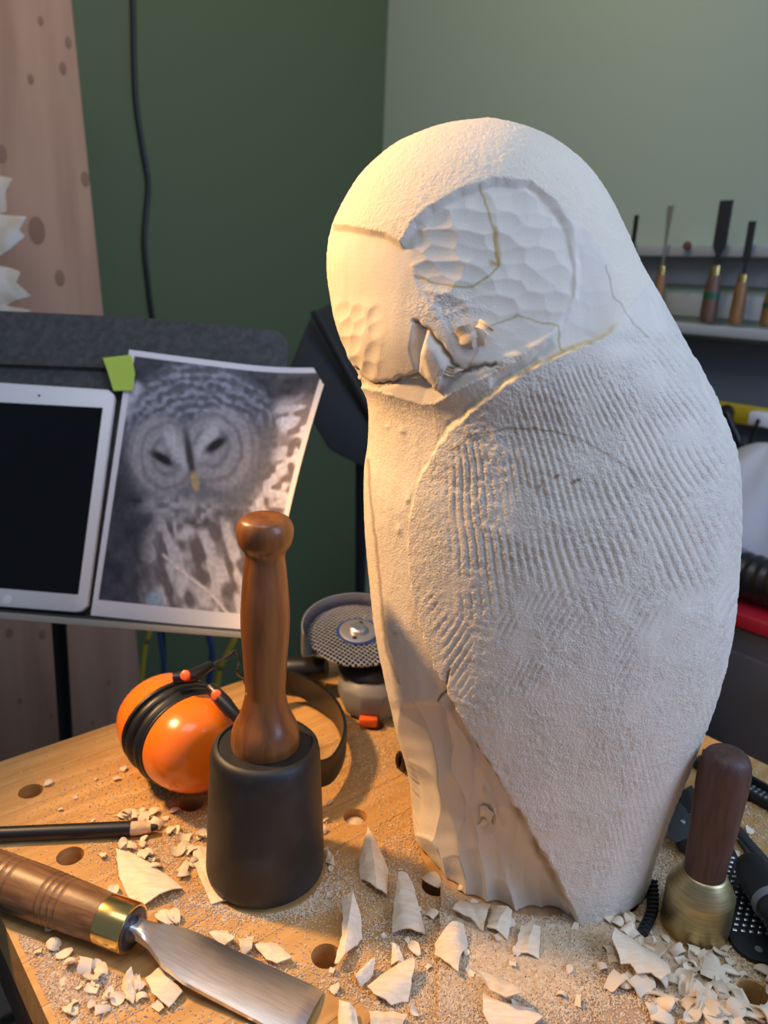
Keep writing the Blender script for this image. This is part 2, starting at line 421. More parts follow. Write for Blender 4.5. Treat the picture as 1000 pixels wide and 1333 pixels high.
def build_owl():
    nz = 640
    z = owl_rings(nz, BT, ZT)
    XL = np.interp(z, zl, xl); XR = np.interp(z, zl, xr)
    # angles: dense on the side towards the camera (front and left), sparser behind
    tf = np.linspace(math.radians(160), math.radians(395), 620, endpoint=False); tb = np.linspace(math.radians(395), math.radians(520), 130, endpoint=False)
    t = np.concatenate([tf, tb]); nt_ = len(t)
    G = ring_pts(z, XL, XR, t)
    dz = np.gradient(G, axis=0); dt = (np.roll(G, -1, 1) - np.roll(G, 1, 1))
    N = np.cross(dt, dz); N /= np.linalg.norm(N, axis=2, keepdims=True) + 1e-12
    P3 = G.reshape(-1, 3); Nn = N.reshape(-1, 3); px = proj(P3)
    vw = CP - P3; vw /= np.linalg.norm(vw, axis=1)[:, None]
    face = sstep((Nn * vw).sum(1), -.06, .10)
    U_, V_ = px[:, 0], px[:, 1]
    jit = np.stack([NZ3(np.c_[px / 9., np.zeros(len(px))]), NZ3(np.c_[px / 9. + 50, np.zeros(len(px))])], 1)
    pj = px + jit * 5
    mm = .001
    # regions (their outlines on the carving)
    WING = [(803, 423), (775, 440), (740, 455), (700, 472), (665, 492), (630, 516), (598, 545), (570, 580), (548, 622), (536, 665), (533, 710), (538, 765), (552, 820), (572, 872), (600, 925), (630, 975),
            (662, 1028), (692, 1078), (718, 1128), (738, 1172), (757, 1215), (757, 1500), (1300, 1500), (1300, 200), (900, 330), (835, 385)]
    FACE = [(400, 292), (455, 296), (500, 305), (522, 318), (538, 290), (560, 270), (600, 247), (645, 233), (690, 237), (722, 262), (745, 300), (755, 345), (753, 385), (740, 415), (722, 434), (690, 452), (655, 468),
            (620, 481), (598, 483), (580, 478), (570, 505), (546, 487), (526, 491), (497, 503), (473, 495), (455, 478), (400, 440)]
    DISC = [(526, 345), (538, 290), (560, 270), (600, 247), (645, 233), (690, 237), (722, 262), (745, 300), (755, 345), (753, 385), (740, 415), (722, 434), (690, 452), (655, 468), (620, 480), (597, 470), (585, 440), (566, 405), (540, 375)]
    CHAN = [(722, 262), (760, 300), (795, 345), (808, 395), (803, 423), (775, 440), (740, 455), (700, 472), (665, 492), (640, 508), (640, 490), (680, 468), (722, 434), (753, 385), (755, 345), (745, 300)]
    VR = [(455, 500), (490, 503), (513, 511), (533, 519), (552, 525), (571, 521), (592, 508), (627, 492), (650, 482)]
    SHELF = [(455, 478), (473, 495), (497, 503), (526, 491), (546, 487), (570, 507), (583, 476), (598, 483), (620, 481), (655, 468)] + VR[::-1]
    sw = sdf(pj, WING); sf = sdf(px + jit * 1.4, FACE); sdk = sdf(px + jit * 2, DISC); sc = sdf(px + jit * 2, CHAN); ss = sdf(px, SHELF)
    below = V_ > 470
    d = np.zeros(len(px))
    # wing stands proud of the breast
    wk = np.interp(V_, [420, 520, 640, 760, 900, 1100, 1250], [2., 4, 4, 5, 7.5, 9, 9]) * mm
    wk = wk * (1 - sstep(U_, 770, 822) * sstep(470 - V_, 0, 25))
    d += wk * sstep(sw, -3, 5) * np.exp(-np.clip(sw, 0, None) / 170)
    # face cut back from the crown, and overhanging the breast
    ucrown = sstep(470 - V_, -40, 60)
    d -= 3.0 * mm * sstep(sf, -4, 6) * ucrown
    bulge = np.exp(-((U_ - 520) / 95) ** 2 - ((V_ - 440) / 55) ** 2)
    d += 3.5 * mm * bulge * sstep(sf, -4, 4)
    # disc: concave dish with a crisp rim on its right and lower side
    rc = np.hypot((U_ - 645) / 110, (V_ - 355) / 120)
    d -= 3.0 * mm * sstep(sdk, 0, 6) * np.clip(1 - rc ** 2, 0, 1)
    # channel between disc, breast and wing
    outer = dist_poly(px, [(722, 255), (762, 296), (797, 342), (812, 395), (812, 425)])
    d -= 5.0 * mm * sstep(sc, -3, 7) * sstep(outer, 2, 48) * (.25 + .75 * sstep(U_, 610, 690))* sstep(U_, 590, 620)
    d -= 2.0 * mm * sstep(-sc, 0, 1) * 0
    # shelf under the chin
    dv = dist_poly(px, VR)
    shw = sstep(ss, -1, 2)
    d += shw * (2.5 - 5.5 * np.clip(dv / 24, 0, 1)) * mm * (1 - sstep(U_, 590, 650))
    # breast under the V ridge falls away a little
    breast = (sw < 0) & (sf < 0) & (sc < 0) & (ss < 0) & (V_ > 470); breast2 = (1 - shw) * (sf < 0) * (V_ > 480) * sstep(-sw, 0, 8) * (1 - sstep(U_, 590, 650))
    d += breast2 * 2.5 * mm * np.exp(-dv / 22)
    # beak and the split beside it
    BEAK = [(554, 433), (547, 461), (556, 492), (570, 509), (581, 504), (588, 478), (575, 452)]
    SPL = [(541, 418), (556, 432), (548, 461), (545, 480), (537, 455)]
    sb = sdf(px, BEAK); d += 3.2 * mm * sstep(sb, -3, 11)
    s2 = sdf(px, SPL); d -= 4.5 * mm * sstep(s2, -4, 6)
    CR1 = [(541, 418), (556, 430), (575, 450), (588, 475), (600, 483), (620, 480), (643, 474)]
    CR2 = [(464, 480), (474, 494), (497, 503), (526, 491), (546, 486), (552, 497)]
    c1 = dist_poly(pj, CR1); c2 = dist_poly(pj, CR2); cc = np.minimum(c1, c2)
    d -= 2.4 * mm * np.exp(-(cc / 3.0) ** 2)
    # gouge scoops
    def scoops(seeds, ax, ay, rot, depth, cap=1., off=.5):
        c, s = math.cos(rot), math.sin(rot); best = np.full(len(px), 9.)
        for q in seeds:
            x = U_ - q[0]; y = V_ - q[1]; best = np.minimum(best, ((x * c + y * s) / ax) ** 2 + ((-x * s + y * c) / ay) ** 2)
        return depth * (np.minimum(best, cap) - off)
    r2 = np.random.default_rng(5)
    sd1 = []
    for j in range(12):
        for i in range(8):
            sd1.append((535 + i * 34 + (j % 2) * 17 + r2.uniform(-13, 13), 238 + j * 22 + r2.uniform(-8, 8)))
    h = scoops(sd1, 26, 15, .12, .95 * mm, 1.3)
    d += h * sstep(sdk, 2, 10) * (1 - .75 * sstep(V_, 395, 430))
    sd2 = [(447 + i * 20 + r2.uniform(-6, 6), 405 + j * 24 + r2.uniform(-6, 6)) for i in range(4) for j in range(4) if not (i == 3 and j < 2)]
    lowl = sstep(500 - U_, -10, 25) * sstep(V_, 385, 405) * sstep(sf, 4, 10)
    d += scoops(sd2, 11, 15, .3, 1.2 * mm, 1.0) * lowl
    sd3 = [(770 + r2.uniform(-25, 25), 300 + j * 22 + r2.uniform(-6, 6)) for j in range(8)] + [(740, 425), (700, 450), (785, 405), (800, 360)]
    d += scoops(sd3, 26, 20, -.5, .9 * mm, 1.2) * sstep(sc, 0, 8)
    # deep gouge cuts on the lower breast
    low = sstep(V_, 908, 926) * sstep(-sw, 4, 14)
    d -= 2.2 * mm * low
    sd4 = [(566, 965), (548, 1040), (600, 1000), (575, 1095), (628, 1060), (612, 1140), (660, 1110), (560, 1150), (690, 1165), (648, 1175), (612, 950), (640, 1010), (720, 1190)]
    sd4 += [(590, 1060), (640, 1130), (676, 1140), (585, 1150), (545, 985), (602, 1090)]
    d += scoops(sd4, 21, 66, -.2, 6.5 * mm, 1.3, .85) * low
    c_, s_ = math.cos(-.2), math.sin(-.2); bst = np.full(len(px), 1e9); step = np.zeros(len(px))
    wv_ = NZ3(np.c_[px / 25., np.full(len(px), 7.)]) * 9
    for q in sd4:                                   # every cut lies at its own level, so the cuts end in crisp lips
        x = U_ + wv_ - q[0]; y = V_ - q[1]; e_ = ((x * c_ + y * s_) / 21) ** 2 + ((-x * s_ + y * c_) / 66) ** 2
        lv, sl = r2.uniform(-1.6, 0), r2.uniform(-.03, .03); k_ = e_ < bst
        step = np.where(k_, lv + sl * x, step); bst = np.minimum(bst, e_)
    d += step * mm * low
    lip = dist_poly(px, [(628, 1040), (640, 1055), (652, 1085)]); d += 3 * mm * np.exp(-(lip / 4) ** 2) * low
    arcs = np.sin((V_ + .004 * (U_ - 600) ** 2 + 12 * NZ3(np.c_[px / 60., np.zeros(len(px))])) / 4.5)
    d += .16 * mm * arcs * low
    # upper breast: soft knife facets, small torn flecks
    up = breast * sstep(930 - V_, 0, 20)
    sd5 = [(490 + r2.uniform(0, 90), 540 + 30 * j + r2.uniform(-12, 12)) for j in range(12)]
    d += scoops(sd5, 30, 60, -.1, 1.2 * mm, 1.2) * up * .8
    fl = np.full(len(px), 99.)
    for q in [(505, 550), (524, 562), (532, 650), (536, 640), (545, 575), (520, 690), (515, 820), (530, 850), (505, 760)]:
        fl = np.minimum(fl, np.hypot((U_ - q[0]) / 4, (V_ - q[1]) / 7))
    d += 1.1 * mm * np.exp(-fl ** 2) * up * np.clip(.5 + 3 * jit[:, 0], 0, 1)
    ck = dist_poly(px + jit * 1.5, [(480, 600), (484, 650), (489, 700), (492, 745), (498, 800), (505, 850), (520, 890)])
    ck2 = dist_poly(pj, [(566, 915), (578, 900), (585, 885), (590, 868)])
    d -= .45 * mm * np.exp(-(ck / 1.8) ** 2) + 2.4 * mm * np.exp(-(ck2 / 2.2) ** 2)
    # rasp lines fanning over the wing
    q = np.arctan2(U_ - 566, V_ - 77); rad = np.hypot(U_ - 566, V_ - 77)
    wob = NZ3(np.c_[px / 55., np.zeros(len(px))])
    ln = np.sin(q * 570 / 9.2 * 2 * np.pi + wob * 3)
    m1 = sstep(sw, 12, 40 + 60 * sstep(U_, 785, 840)) * (1 - sstep(V_ + 60 * wob, 740, 800)) * sstep(U_, 560, 620) * np.clip(.75 + 2.0 * NZ3(np.c_[px / 38., np.ones(len(px))]), 0, 1)
    d -= .95 * mm * np.exp(-((1 - ln) / .55) ** 2) * m1
    ln2 = np.sin((U_ * .86 + V_ * .5) / 8.5 * 2 * np.pi / 1.0 + wob * 6)
    m2 = sstep(sw, 6, 25) * sstep(V_ + 60 * wob, 740, 790) * (1 - sstep(V_, 850, 930)) * np.clip(.4 + 2.2 * NZ3(np.c_[px / 30., np.ones(len(px)) * 4]), 0, 1)
    d -= .8 * mm * np.exp(-((1 - ln2) / .6) ** 2) * m2
    ln3 = np.sin((U_ - .22 * (V_ - 900)) / 7 * 2 * np.pi + wob * 8)
    m3 = sstep(sw, 6, 25) * sstep(V_, 860, 930) * np.clip(.3 + 2 * NZ3(np.c_[px / 40., np.ones(len(px)) * 9]), 0, 1)
    d += .16 * mm * ln3 * m3
    # torn grain stipple: wing, crown, part of the brow
    P_ = P3 * 1000
    st = NZ3(P_ / 1.7) + .6 * NZ3(P_ / 3.6 + 9)
    crown = sstep(-sf, 0, 4) * sstep(-sw, 0, 4) * sstep(-sc, -2, 4) * (V_ < 480)
    chip = NZ3(P_ / 14 + 3)
    ur = sstep(U_, 785, 840) * sstep(480 - V_, -60, 20); wtex = sstep(sw + 70 * NZ3(np.c_[px / 30., np.full(len(px), 2.)]) * ur, -40 * ur, 6 + 50 * ur)
    rough = np.maximum(wtex * np.clip(.75 + 1.3 * chip, .2, 1), .45 * crown)
    brow = np.exp(-((U_ - 575) / 40) ** 2 - ((V_ - 400) / 22) ** 2); rough = np.maximum(rough, brow)
    rough = np.maximum(rough, .35 * up)
    d += .85 * mm * st * rough
    d += .25 * mm * NZ3(P_ / 9) * (1 - low)
    wavy = NZ3(P_ / 45 + 20); d += 1.2 * mm * wavy * sstep(sw, 20, 60)
    d *= face
    back = 1 - face
    d += back * (.5 * mm * st + .8 * mm * wavy)
    Pd = P3 + Nn * d[:, None]
    Pd[:, 2] = np.maximum(Pd[:, 2], BT)
    # colour of the wood itself
    base = np.array([.77, .68, .545]); fresh = np.array([.77, .665, .51]); yel = np.array([.85, .73, .53])
    C = np.repeat(base[None], len(px), 0)
    gr = NZ3(np.c_[P_[:, 0] / 5, P_[:, 1] / 5, P_[:, 2] / 60]); C *= (1 + .10 * gr)[:, None]
    def mixc(C, col, f_): return C * (1 - f_[:, None]) + np.array(col)[None] * f_[:, None]
    C = mixc(C, fresh, low * .8); C = mixc(C, yel, crown * .6 * face)
    ochre = np.array([.46, .30, .07]); brown = np.array([.24, .14, .06])
    def line(C, pts, wd, col, s=1.): return mixc(C, col, s * np.exp(-(dist_poly(px + jit * 3, pts) / wd) ** 2) * face)
    C = line(C, [(624, 240), (636, 265), (643, 290), (648, 315), (651, 340)], 1.6, ochre, .8)
    C = line(C, [(646, 292), (651, 318), (650, 338), (642, 336)], 3.5, ochre, .8)
    C = line(C, [(538, 358), (560, 366), (590, 371), (612, 369), (635, 356), (650, 342)], 1.4, ochre, .9)
    C = line(C, [(632, 425), (655, 418), (676, 408), (700, 416), (732, 421), (733, 458)], 1.2, ochre, .8)
    C = line(C, [(613, 475), (622, 450), (640, 425)], .9, ochre, .5)
    C = line(C, [(590, 585), (620, 566), (660, 557), (700, 557), (740, 566), (780, 585), (820, 612), (842, 640)], 1.2, brown, .75)
    C = line(C, [(790, 345), (800, 385), (820, 415), (845, 440)], .9, brown, .5)
    C = line(C, [(567, 523), (570, 545), (572, 575)], 1., brown, .5)
    for a in [((722, 622), (727, 619)), ((702, 633), (704, 630)), ((745, 627), (754, 624))]: C = line(C, a, 1.8, brown, .9)
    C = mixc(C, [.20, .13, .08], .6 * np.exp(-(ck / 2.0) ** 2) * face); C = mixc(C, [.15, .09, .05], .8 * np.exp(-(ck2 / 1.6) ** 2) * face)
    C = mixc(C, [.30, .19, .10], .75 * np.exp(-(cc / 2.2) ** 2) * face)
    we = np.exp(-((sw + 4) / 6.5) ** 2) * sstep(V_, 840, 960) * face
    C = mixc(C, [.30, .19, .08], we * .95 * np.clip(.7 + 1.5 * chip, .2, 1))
    we2 = np.exp(-((sw - 1) / 3.) ** 2) * sstep(600 - V_, 0, 80) * sstep(812 - U_, 0, 15) * face; C = mixc(C, [.66, .46, .14], we2 * .6)
    al = np.clip(.15 + rough, 0, 1)
    faces = []
    idx = np.arange(nz * nt_).reshape(nz, nt_); j2 = np.roll(idx, -1, 1)
    quads = np.stack([idx[:-1], j2[:-1], j2[1:], idx[1:]], -1).reshape(-1, 4)
    me = bpy.data.meshes.new('owl_carving')
    nv = len(Pd); nq = len(quads)
    topi, boti = nv, nv + 1
    tp = Pd[idx[-1]].mean(0); bt = Pd[idx[0]].mean(0); bt[2] = BT
    verts = np.vstack([Pd, tp[None], bt[None]])
    me.vertices.add(len(verts)); me.vertices.foreach_set('co', verts.astype(np.float32).ravel())
    tri_t = np.stack([idx[-1], np.roll(idx[-1], -1), np.full(nt_, topi)], -1); tri_b = np.stack([np.roll(idx[0], -1), idx[0], np.full(nt_, boti)], -1)
    loops = np.concatenate([quads.ravel(), tri_t.ravel(), tri_b.ravel()])
    starts = np.concatenate([np.arange(nq) * 4, nq * 4 + np.arange(2 * nt_) * 3])
    me.loops.add(len(loops)); me.loops.foreach_set('vertex_index', loops.astype(np.int32))
    me.polygons.add(len(starts)); me.polygons.foreach_set('loop_start', starts.astype(np.int32))
    me.update(calc_edges=True); me.validate()
    ca = me.color_attributes.new('Col', 'FLOAT_COLOR', 'POINT')
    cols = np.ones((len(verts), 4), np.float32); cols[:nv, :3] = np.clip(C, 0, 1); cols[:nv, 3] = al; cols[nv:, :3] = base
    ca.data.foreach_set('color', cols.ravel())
    me.polygons.foreach_set('use_smooth', [True] * len(me.polygons))
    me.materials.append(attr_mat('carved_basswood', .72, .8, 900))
    o = bpy.data.objects.new('owl_carving', me); COL.objects.link(o)
    tag(o, 'large unfinished pale basswood carving of an owl with rasped wing', 'carving')
    return o
build_owl()

# ------------------------------------------------------------------ mallet
mx, my = gz(346, 1131)[:2]
t = empty('carving_mallet', (mx, my, 0), 'round carving mallet with black urethane head and reddish wooden handle', 'mallet')
obj('mallet_head', lathe([(.034, 0), (.0395, .0015), (.0425, .005), (.0432, .010), (.0385, .100), (.0372, .1055), (.0345, .1085), (.033, .1088), (.0325, .1075), (.026, .1072)], 72), MT['rubber'], t, 40)
obj('handle', lathe(interp([(.0238, .1074), (.0240, .113), (.0222, .122), (.0172, .133), (.0142, .145), (.0139, .152), (.0150, .175), (.0163, .198), (.0160, .215), (.0143, .236), (.0131, .247), (.0140, .2515), (.0170, .2565), (.0184, .2625), (.0182, .268), (.0160, .2725), (.0122, .2748), (.010, .2750), (.0001, .2752)], 5), 56), MT['handle'], t, 60)

# brass mallet
bx, by = gz(903, 1205)[:2]
t = empty('brass_mallet', (bx, by, 0), 'small brass headed carving mallet with dark walnut handle', 'mallet')
obj('mallet_head', lathe([(.0205, 0), (.0218, .0008), (.0224, .0022), (.0226, .030), (.0222, .032), (.0150, .0455), (.0142, .0465), (.0136, .0468)], 64), MT['brass'], t, 25)
obj('handle', lathe(interp([(.0135, .0465), (.0138, .058), (.0150, .085), (.0160, .108), (.0163, .122), (.0156, .131), (.0135, .1375), (.0095, .1408), (.004, .142), (.0001, .1421)], 5), 48), MT['walnut'], t, 60)

# ------------------------------------------------------------------ gouge on the bench
HZ = .0172
ga = gz(22, 1152, HZ); gb = gz(168, 1207, HZ)
gd = (gb - ga) / np.linalg.norm(gb - ga)
g0 = gb - gd * .098
t = empty('gouge', (g0[0], g0[1], 0), 'large carving gouge with turned brown handle and brass ferrule lying on the bench', 'gouge')
GM = axis_mat((0, 0, HZ), gd)
hp = interp([(.0001, -.046), (.008, -.0452), (.0135, -.0415), (.0160, -.036), (.0168, -.026), (.0170, .0), (.0168, .03), (.0160, .055), (.0150, .079), (.0148, .080)], 8)
hp2 = []
for r, z in hp:
    for c in (-.004, .002, .008, .036, .041, .046, .051):
        r -= .0007 * math.exp(-((z - c) / .0009) ** 2)
    hp2.append((r, z))
zz = np.linspace(-.046, .080, 260); rr = np.interp(zz, [p[1] for p in hp], [p[0] for p in hp])
for c in (-.004, .002, .008, .036, .041, .046, .051): rr = rr - .0007 * np.exp(-((zz - c) / .0008) ** 2)
obj('handle', lathe(list(zip(rr, zz)), 48), MT['ash'], t, 50).matrix_local = GM
obj('ferrule', xf(lathe([(.0148, .080), (.0155, .0805), (.0155, .100), (.0149, .1012), (.0120, .1012)], 48), GM), MT['brass_ferrule'], t, 30)
# shank and blade: swept cross-section along the axis, slightly dropping to the bench
L0 = .1005; L1 = float(np.dot(gz(410, 1310, .004) - np.array([g0[0], g0[1], 0]), gd))
V, Fs = [], []
ns, nc = 40, 12
for k in range(ns + 1):
    s = k / ns; z = L0 + (L1 - L0) * s
    wd = np.interp(s, [0, .06, .14, .25, .38, 1], [.006, .0055, .0080, .0140, .0165, .0180])
    th_ = np.interp(s, [0, .06, .2, .4, .95, 1], [.0055, .005, .0035, .0024, .0020, .0006])
    drop = np.interp(s, [0, .15, .5, 1], [0, -.001, -.007, -.0135])
    sag = np.interp(s, [0, .15, .4, 1], [0, .0, .0022, .0030])
    top_, bot_ = [], []
    for i in range(nc + 1):
        x = -1 + 2 * i / nc
        top_.append((x * wd, drop + th_ - sag * (x * x) * 1.0 + (math.sqrt(max(0, 1 - x * x)) * .002 if s < .12 else 0), z))
        bot_.append((x * wd, drop - th_ * .3 - sag * (x * x) * 1.0, z))
    V += top_ + bot_[::-1]
m_ = 2 * (nc + 1)
for k in range(ns):
    for i in range(m_): j = (i + 1) % m_; Fs.append((k * m_ + i, k * m_ + j, (k + 1) * m_ + j, (k + 1) * m_ + i))
Fs += [tuple(range(m_)), tuple(ns * m_ + i for i in range(m_))]
obj('blade', (V, Fs), MT['steel'], t, 35).matrix_local = GM
sh = interp([(.0135, .1005), (.0130, .1018), (.0085, .1022), (.0070, .105), (.0050, .108), (.002, .110)], 3)
obj('shank', xf(lathe(sh, 24), GM), MT['dark_steel'], t, 50)

# pencil
p0 = gz(-60, 1089, .0058); p1 = gz(205, 1077, .0058); pdv = (p1 - p0) / np.linalg.norm(p1 - p0); PL = np.linalg.norm(p1 - p0)
t = empty('charcoal_pencil', (p1[0], p1[1], 0), 'black paper-wrapped charcoal pencil with peeled tip lying on the bench', 'pencil')
PM = axis_mat((0, 0, .0058), -pdv)
obj('barrel', xf(lathe([(.0056, .020), (.0058, .0202), (.0058, PL)], 24), PM), MT['black'], t, 40)
obj('peeled_wrap', xf(lathe([(.0030, .0045), (.0036, .005), (.0044, .011), (.0050, .012), (.0052, .0199)], 20), PM), MT['paper_wrap'], t, 30)
obj('charcoal_core', xf(lathe([(.0008, -.0005), (.0022, .0005), (.0027, .003), (.0027, .0046)], 16), PM), MT['rubber'], t, 40)

# ------------------------------------------------------------------ ear defenders
ec = gz(237, 953, .046)
ax_ = np.array([.68, -.73, 0]); ax_ /= np.linalg.norm(ax_)
t = empty('ear_defenders', (ec[0], ec[1], 0), 'orange and black folding ear defenders lying on the bench behind the mallet', 'ear defenders')
def cup(sgn):
    # dome profile along the axis (local z outwards)
    m = axis_mat((0, 0, .0455), ax_ * sgn + np.array([0, 0, .10 if sgn > 0 else .06]))
    sy = 1.0; sx = 1.14
    cu = interp([(.0001, .058), (.012, .0575), (.024, .054), (.0325, .046), (.0372, .034), (.0388, .022), (.0388, .0175), (.036, .0165)][::-1], 5)
    obj('cup', xf(lathe(cu, 56, sx, sy), m), MT['orange'], t, 50)
    cs = interp([(.026, .0015), (.034, .0008), (.0395, .004), (.0410, .0085), (.0390, .0125), (.0375, .014), (.0400, .0155), (.0396, .0185), (.034, .0188)], 5)
    obj('ear_cushion', xf(lathe(cs, 56, sx, sy), m), MT['foam'], t, 50)
    return m
m1_, m2_ = cup(1), cup(-1)
def loc(p): return np.asarray(p) - np.array([ec[0], ec[1], 0])
# headband: wide strip standing on edge, looping away to the right
hb = [gz(318, 930, .045), gz(352, 968, .042), gz(400, 1008, .030), gz(433, 1000, .022), gz(449, 962, .022), gz(436, 925, .022), gz(405, 900, .022), gz(372, 886, .026), gz(340, 884, .034), gz(318, 880, .045)]
hb[1] = gz(356, 1000, .040)
pth = spline(hb, 10)
V, Fs = [], []
for k, p in enumerate(pth):
    tt = pth[min(k + 1, len(pth) - 1)] - pth[max(k - 1, 0)]; n_ = np.array([tt[1], -tt[0], 0]); n_ /= np.linalg.norm(n_)
    s = k / (len(pth) - 1); hw = .0125 if .12 < s < .88 else .009
    for (a, b) in ((-1, -1), (1, -1), (1.4, 0), (1, 1), (-1, 1), (-.6, 0)):
        V.append(loc(p + n_ * a * .0014 + np.array([0, 0, b * hw])))
for k in range(len(pth) - 1):
    for i in range(6): j = (i + 1) % 6; Fs.append((k * 6 + i, k * 6 + j, (k + 1) * 6 + j, (k + 1) * 6 + i))
Fs += [tuple(range(6)), tuple((len(pth) - 1) * 6 + i for i in range(6))]
obj('headband', (V, Fs), MT['black'], t, 40)
for ends, nm in (((gz(275, 896, .093), gz(292, 915, .090), gz(314, 940, .078)), 0), ((gz(226, 884, .098), gz(250, 880, .100), gz(274, 866, .098)), 1)):
    a = obj('slider', tube([loc(x) for x in ends], [.0052, .0062, .0040], 10), MT['black'], t, 50)
    c = ends[0] * .45 + ends[1] * .55 if nm == 0 else ends[1] * .75 + ends[0] * .25
    obj('button', xf(lathe([(.0044, .003), (.0042, .0066), (.003, .0072)], 20), axis_mat(loc(c), (-.1, -.75, .66))), MT['orange2'], a, 40)
obj('yoke_wire', tube([loc(x) for x in spline([gz(274, 866, .098), gz(295, 856, .098), gz(306, 848, .096), gz(312, 858, .085), gz(309, 876, .072), gz(318, 882, .05)], 6)], .0013, 8), MT['dark_steel'], t, 50)
obj('yoke_wire', tube([loc(x) for x in spline([gz(314, 940, .078), gz(325, 945, .068), gz(320, 932, .047)], 6)], .0013, 8), MT['dark_steel'], t, 50)

# ------------------------------------------------------------------ angle grinder
gc = gz(466, 826, .072); gfl = np.array([gc[0], gc[1], 0])
t = empty('angle_grinder', gfl, 'angle grinder with a round mesh rasp disc facing up behind the owl', 'grinder')
dn = np.array([.02, -.20, 1.0]); dn /= np.linalg.norm(dn)
DM = axis_mat((0, 0, .072), dn)
def disc_mat():
    m = mat('mesh_disc', (.55, .55, .56), .38, .9); nt = m.node_tree; N = nt.nodes; L = nt.links; b = N['Principled BSDF']
    tc = N.new('ShaderNodeTexCoord'); mp = N.new('ShaderNodeMapping'); mp.inputs['Rotation'].default_value = (0, 0, .6); mp.inputs['Scale'].default_value = (250, 250, 250)
    vo = N.new('ShaderNodeTexVoronoi'); vo.voronoi_dimensions = '2D'; vo.inputs['Scale'].default_value = 1; vo.inputs['Randomness'].default_value = .08
    L.new(tc.outputs['Object'], mp.inputs[0]); L.new(mp.outputs[0], vo.inputs['Vector'])
    mr = N.new('ShaderNodeMapRange'); mr.inputs[1].default_value = .30; mr.inputs[2].default_value = .48
    L.new(vo.outputs['Distance'], mr.inputs[0])
    mx_ = N.new('ShaderNodeMix'); mx_.data_type = 'RGBA'; mx_.inputs[6].default_value = (.02, .02, .02, 1); mx_.inputs[7].default_value = (.62, .62, .64, 1)
    L.new(mr.outputs[0], mx_.inputs[0]); L.new(mx_.outputs[2], b.inputs['Base Color'])
    bp = N.new('ShaderNodeBump'); bp.inputs['Strength'].default_value = .8; bp.inputs['Distance'].default_value = .001
    L.new(mr.outputs[0], bp.inputs['Height']); L.new(bp.outputs[0], b.inputs['Normal']); return m
obj('rasp_disc', xf(lathe([(.049, -.001), (.051, -.0005), (.051, .0008), (.044, .0022), (.024, .0036), (.0222, .0036)], 72), DM), disc_mat(), t, 30)
cl = obj('clamp_washer', xf(lathe([(.0192, .0036), (.0192, .0050), (.018, .0056), (.008, .0056)], 40), DM), MT['guard'], t, 30)
obj('spindle_nut', xf(lathe([(.0082, .0056), (.0082, .009), (.0065, .0102), (.003, .0102)], 24), DM), MT['steel'], cl, 30)
obj('spacer_ring', xf(lathe([(.0222, .003), (.0222, .0042), (.0192, .0043)], 40), DM), MT['blue'], t, 30)
for a in (1.3, 4.4):
    obj('pin_hole', xf(shift(lathe([(.0024, .0054), (.0024, .0059), (.001, .0059)], 16), (.0130 * math.cos(a), .0130 * math.sin(a), 0)), DM), MT['black'], cl, 30)
# guard: half ring behind the disc
V, Fs = [], []
ng = 40
for k in range(ng + 1):
    a = math.radians(-15 + 210 * k / ng)
    for (r, z) in ((.0565, -.016), (.0565, .012), (.0580, .012), (.0580, -.0175), (.030, -.0175), (.030, -.016)):
        V.append((r * math.cos(a), r * math.sin(a), z))
for k in range(ng):
    for i in range(6): j = (i + 1) % 6; Fs.append((k * 6 + i, k * 6 + j, (k + 1) * 6 + j, (k + 1) * 6 + i))
Fs += [tuple(range(6)), tuple(ng * 6 + i for i in range(6))]
obj('guard', xf((V, Fs), DM), MT['guard'], t, 30)
obj('gear_head', bevelled(lathe([(.024, .0005), (.031, .005), (.036, .020), (.036, .032), (.028, .042)], 10), .002), MT['grey_plastic'], t, 30).location = (.018, -.022, 0)
obj('lock_plate', bevelled(lathe([(.030, .036), (.033, .044), (.024, .052), (.018, .0525)], 10), .001), MT['black'], t, 30).location = (.014, -.016, 0)
obj('bearing_collar', xf(lathe([(.024, -.016), (.020, -.002), (.006, -.0015)], 32), DM), MT['black'], t, 30)
bd = np.array([.80, .55, -.02]); bd /= np.linalg.norm(bd)
obj('motor_body', xf(bevelled(lathe([(.022, .02), (.029, .03), (.030, .10), (.024, .12), (.024, .20), (.018, .215)], 12), .003), axis_mat((.008, -.012, .034), bd)), MT['blue'], t, 40)
obj('side_handle', xf(lathe(interp([(.010, .028), (.011, .034), (.015, .05), (.016, .075), (.012, .090), (.0001, .092)], 4), 20), axis_mat((-.004, .0, .036), (-.96, .10, -.18))), MT['black'], t, 50)
obj('spindle_lock', bevelled(box(.006, .024, -.0625, -.053, .003, .012), .002), MT['orange2'], t)

# glossy brown knobs of a clip behind the carving
kc = gz(519, 1003)
t = empty('spring_clip', (kc[0], kc[1], 0), 'small dark brown glossy clip on the bench at the foot of the owl', 'clip')
obj('pad', xf(lathe(interp([(.0001, -.0022), (.006, -.0018), (.0085, 0), (.006, .0018), (.0001, .0022)], 4), 20, .55, 1), axis_mat((0, 0, .0115), (.7, -.7, .1))), MT['glossy_brown'], t, 60)
obj('pad', xf(lathe(interp([(.0001, -.0022), (.006, -.0018), (.0085, 0), (.006, .0018), (.0001, .0022)], 4), 20, .55, 1), axis_mat((.005, -.0045, .0095), (.7, -.7, -.1))), MT['glossy_brown'], t, 60)
obj('spring', tube([(-.001, .001, .004), (.003, -.002, .0035), (.010, .004, .003), (.016, .012, .003)], .0022, 8), MT['glossy_brown'], t, 60)

# ------------------------------------------------------------------ rasps and blades beside the brass mallet
def flat_poly(pts, z): return [gz(u, v, z) for u, v in pts]
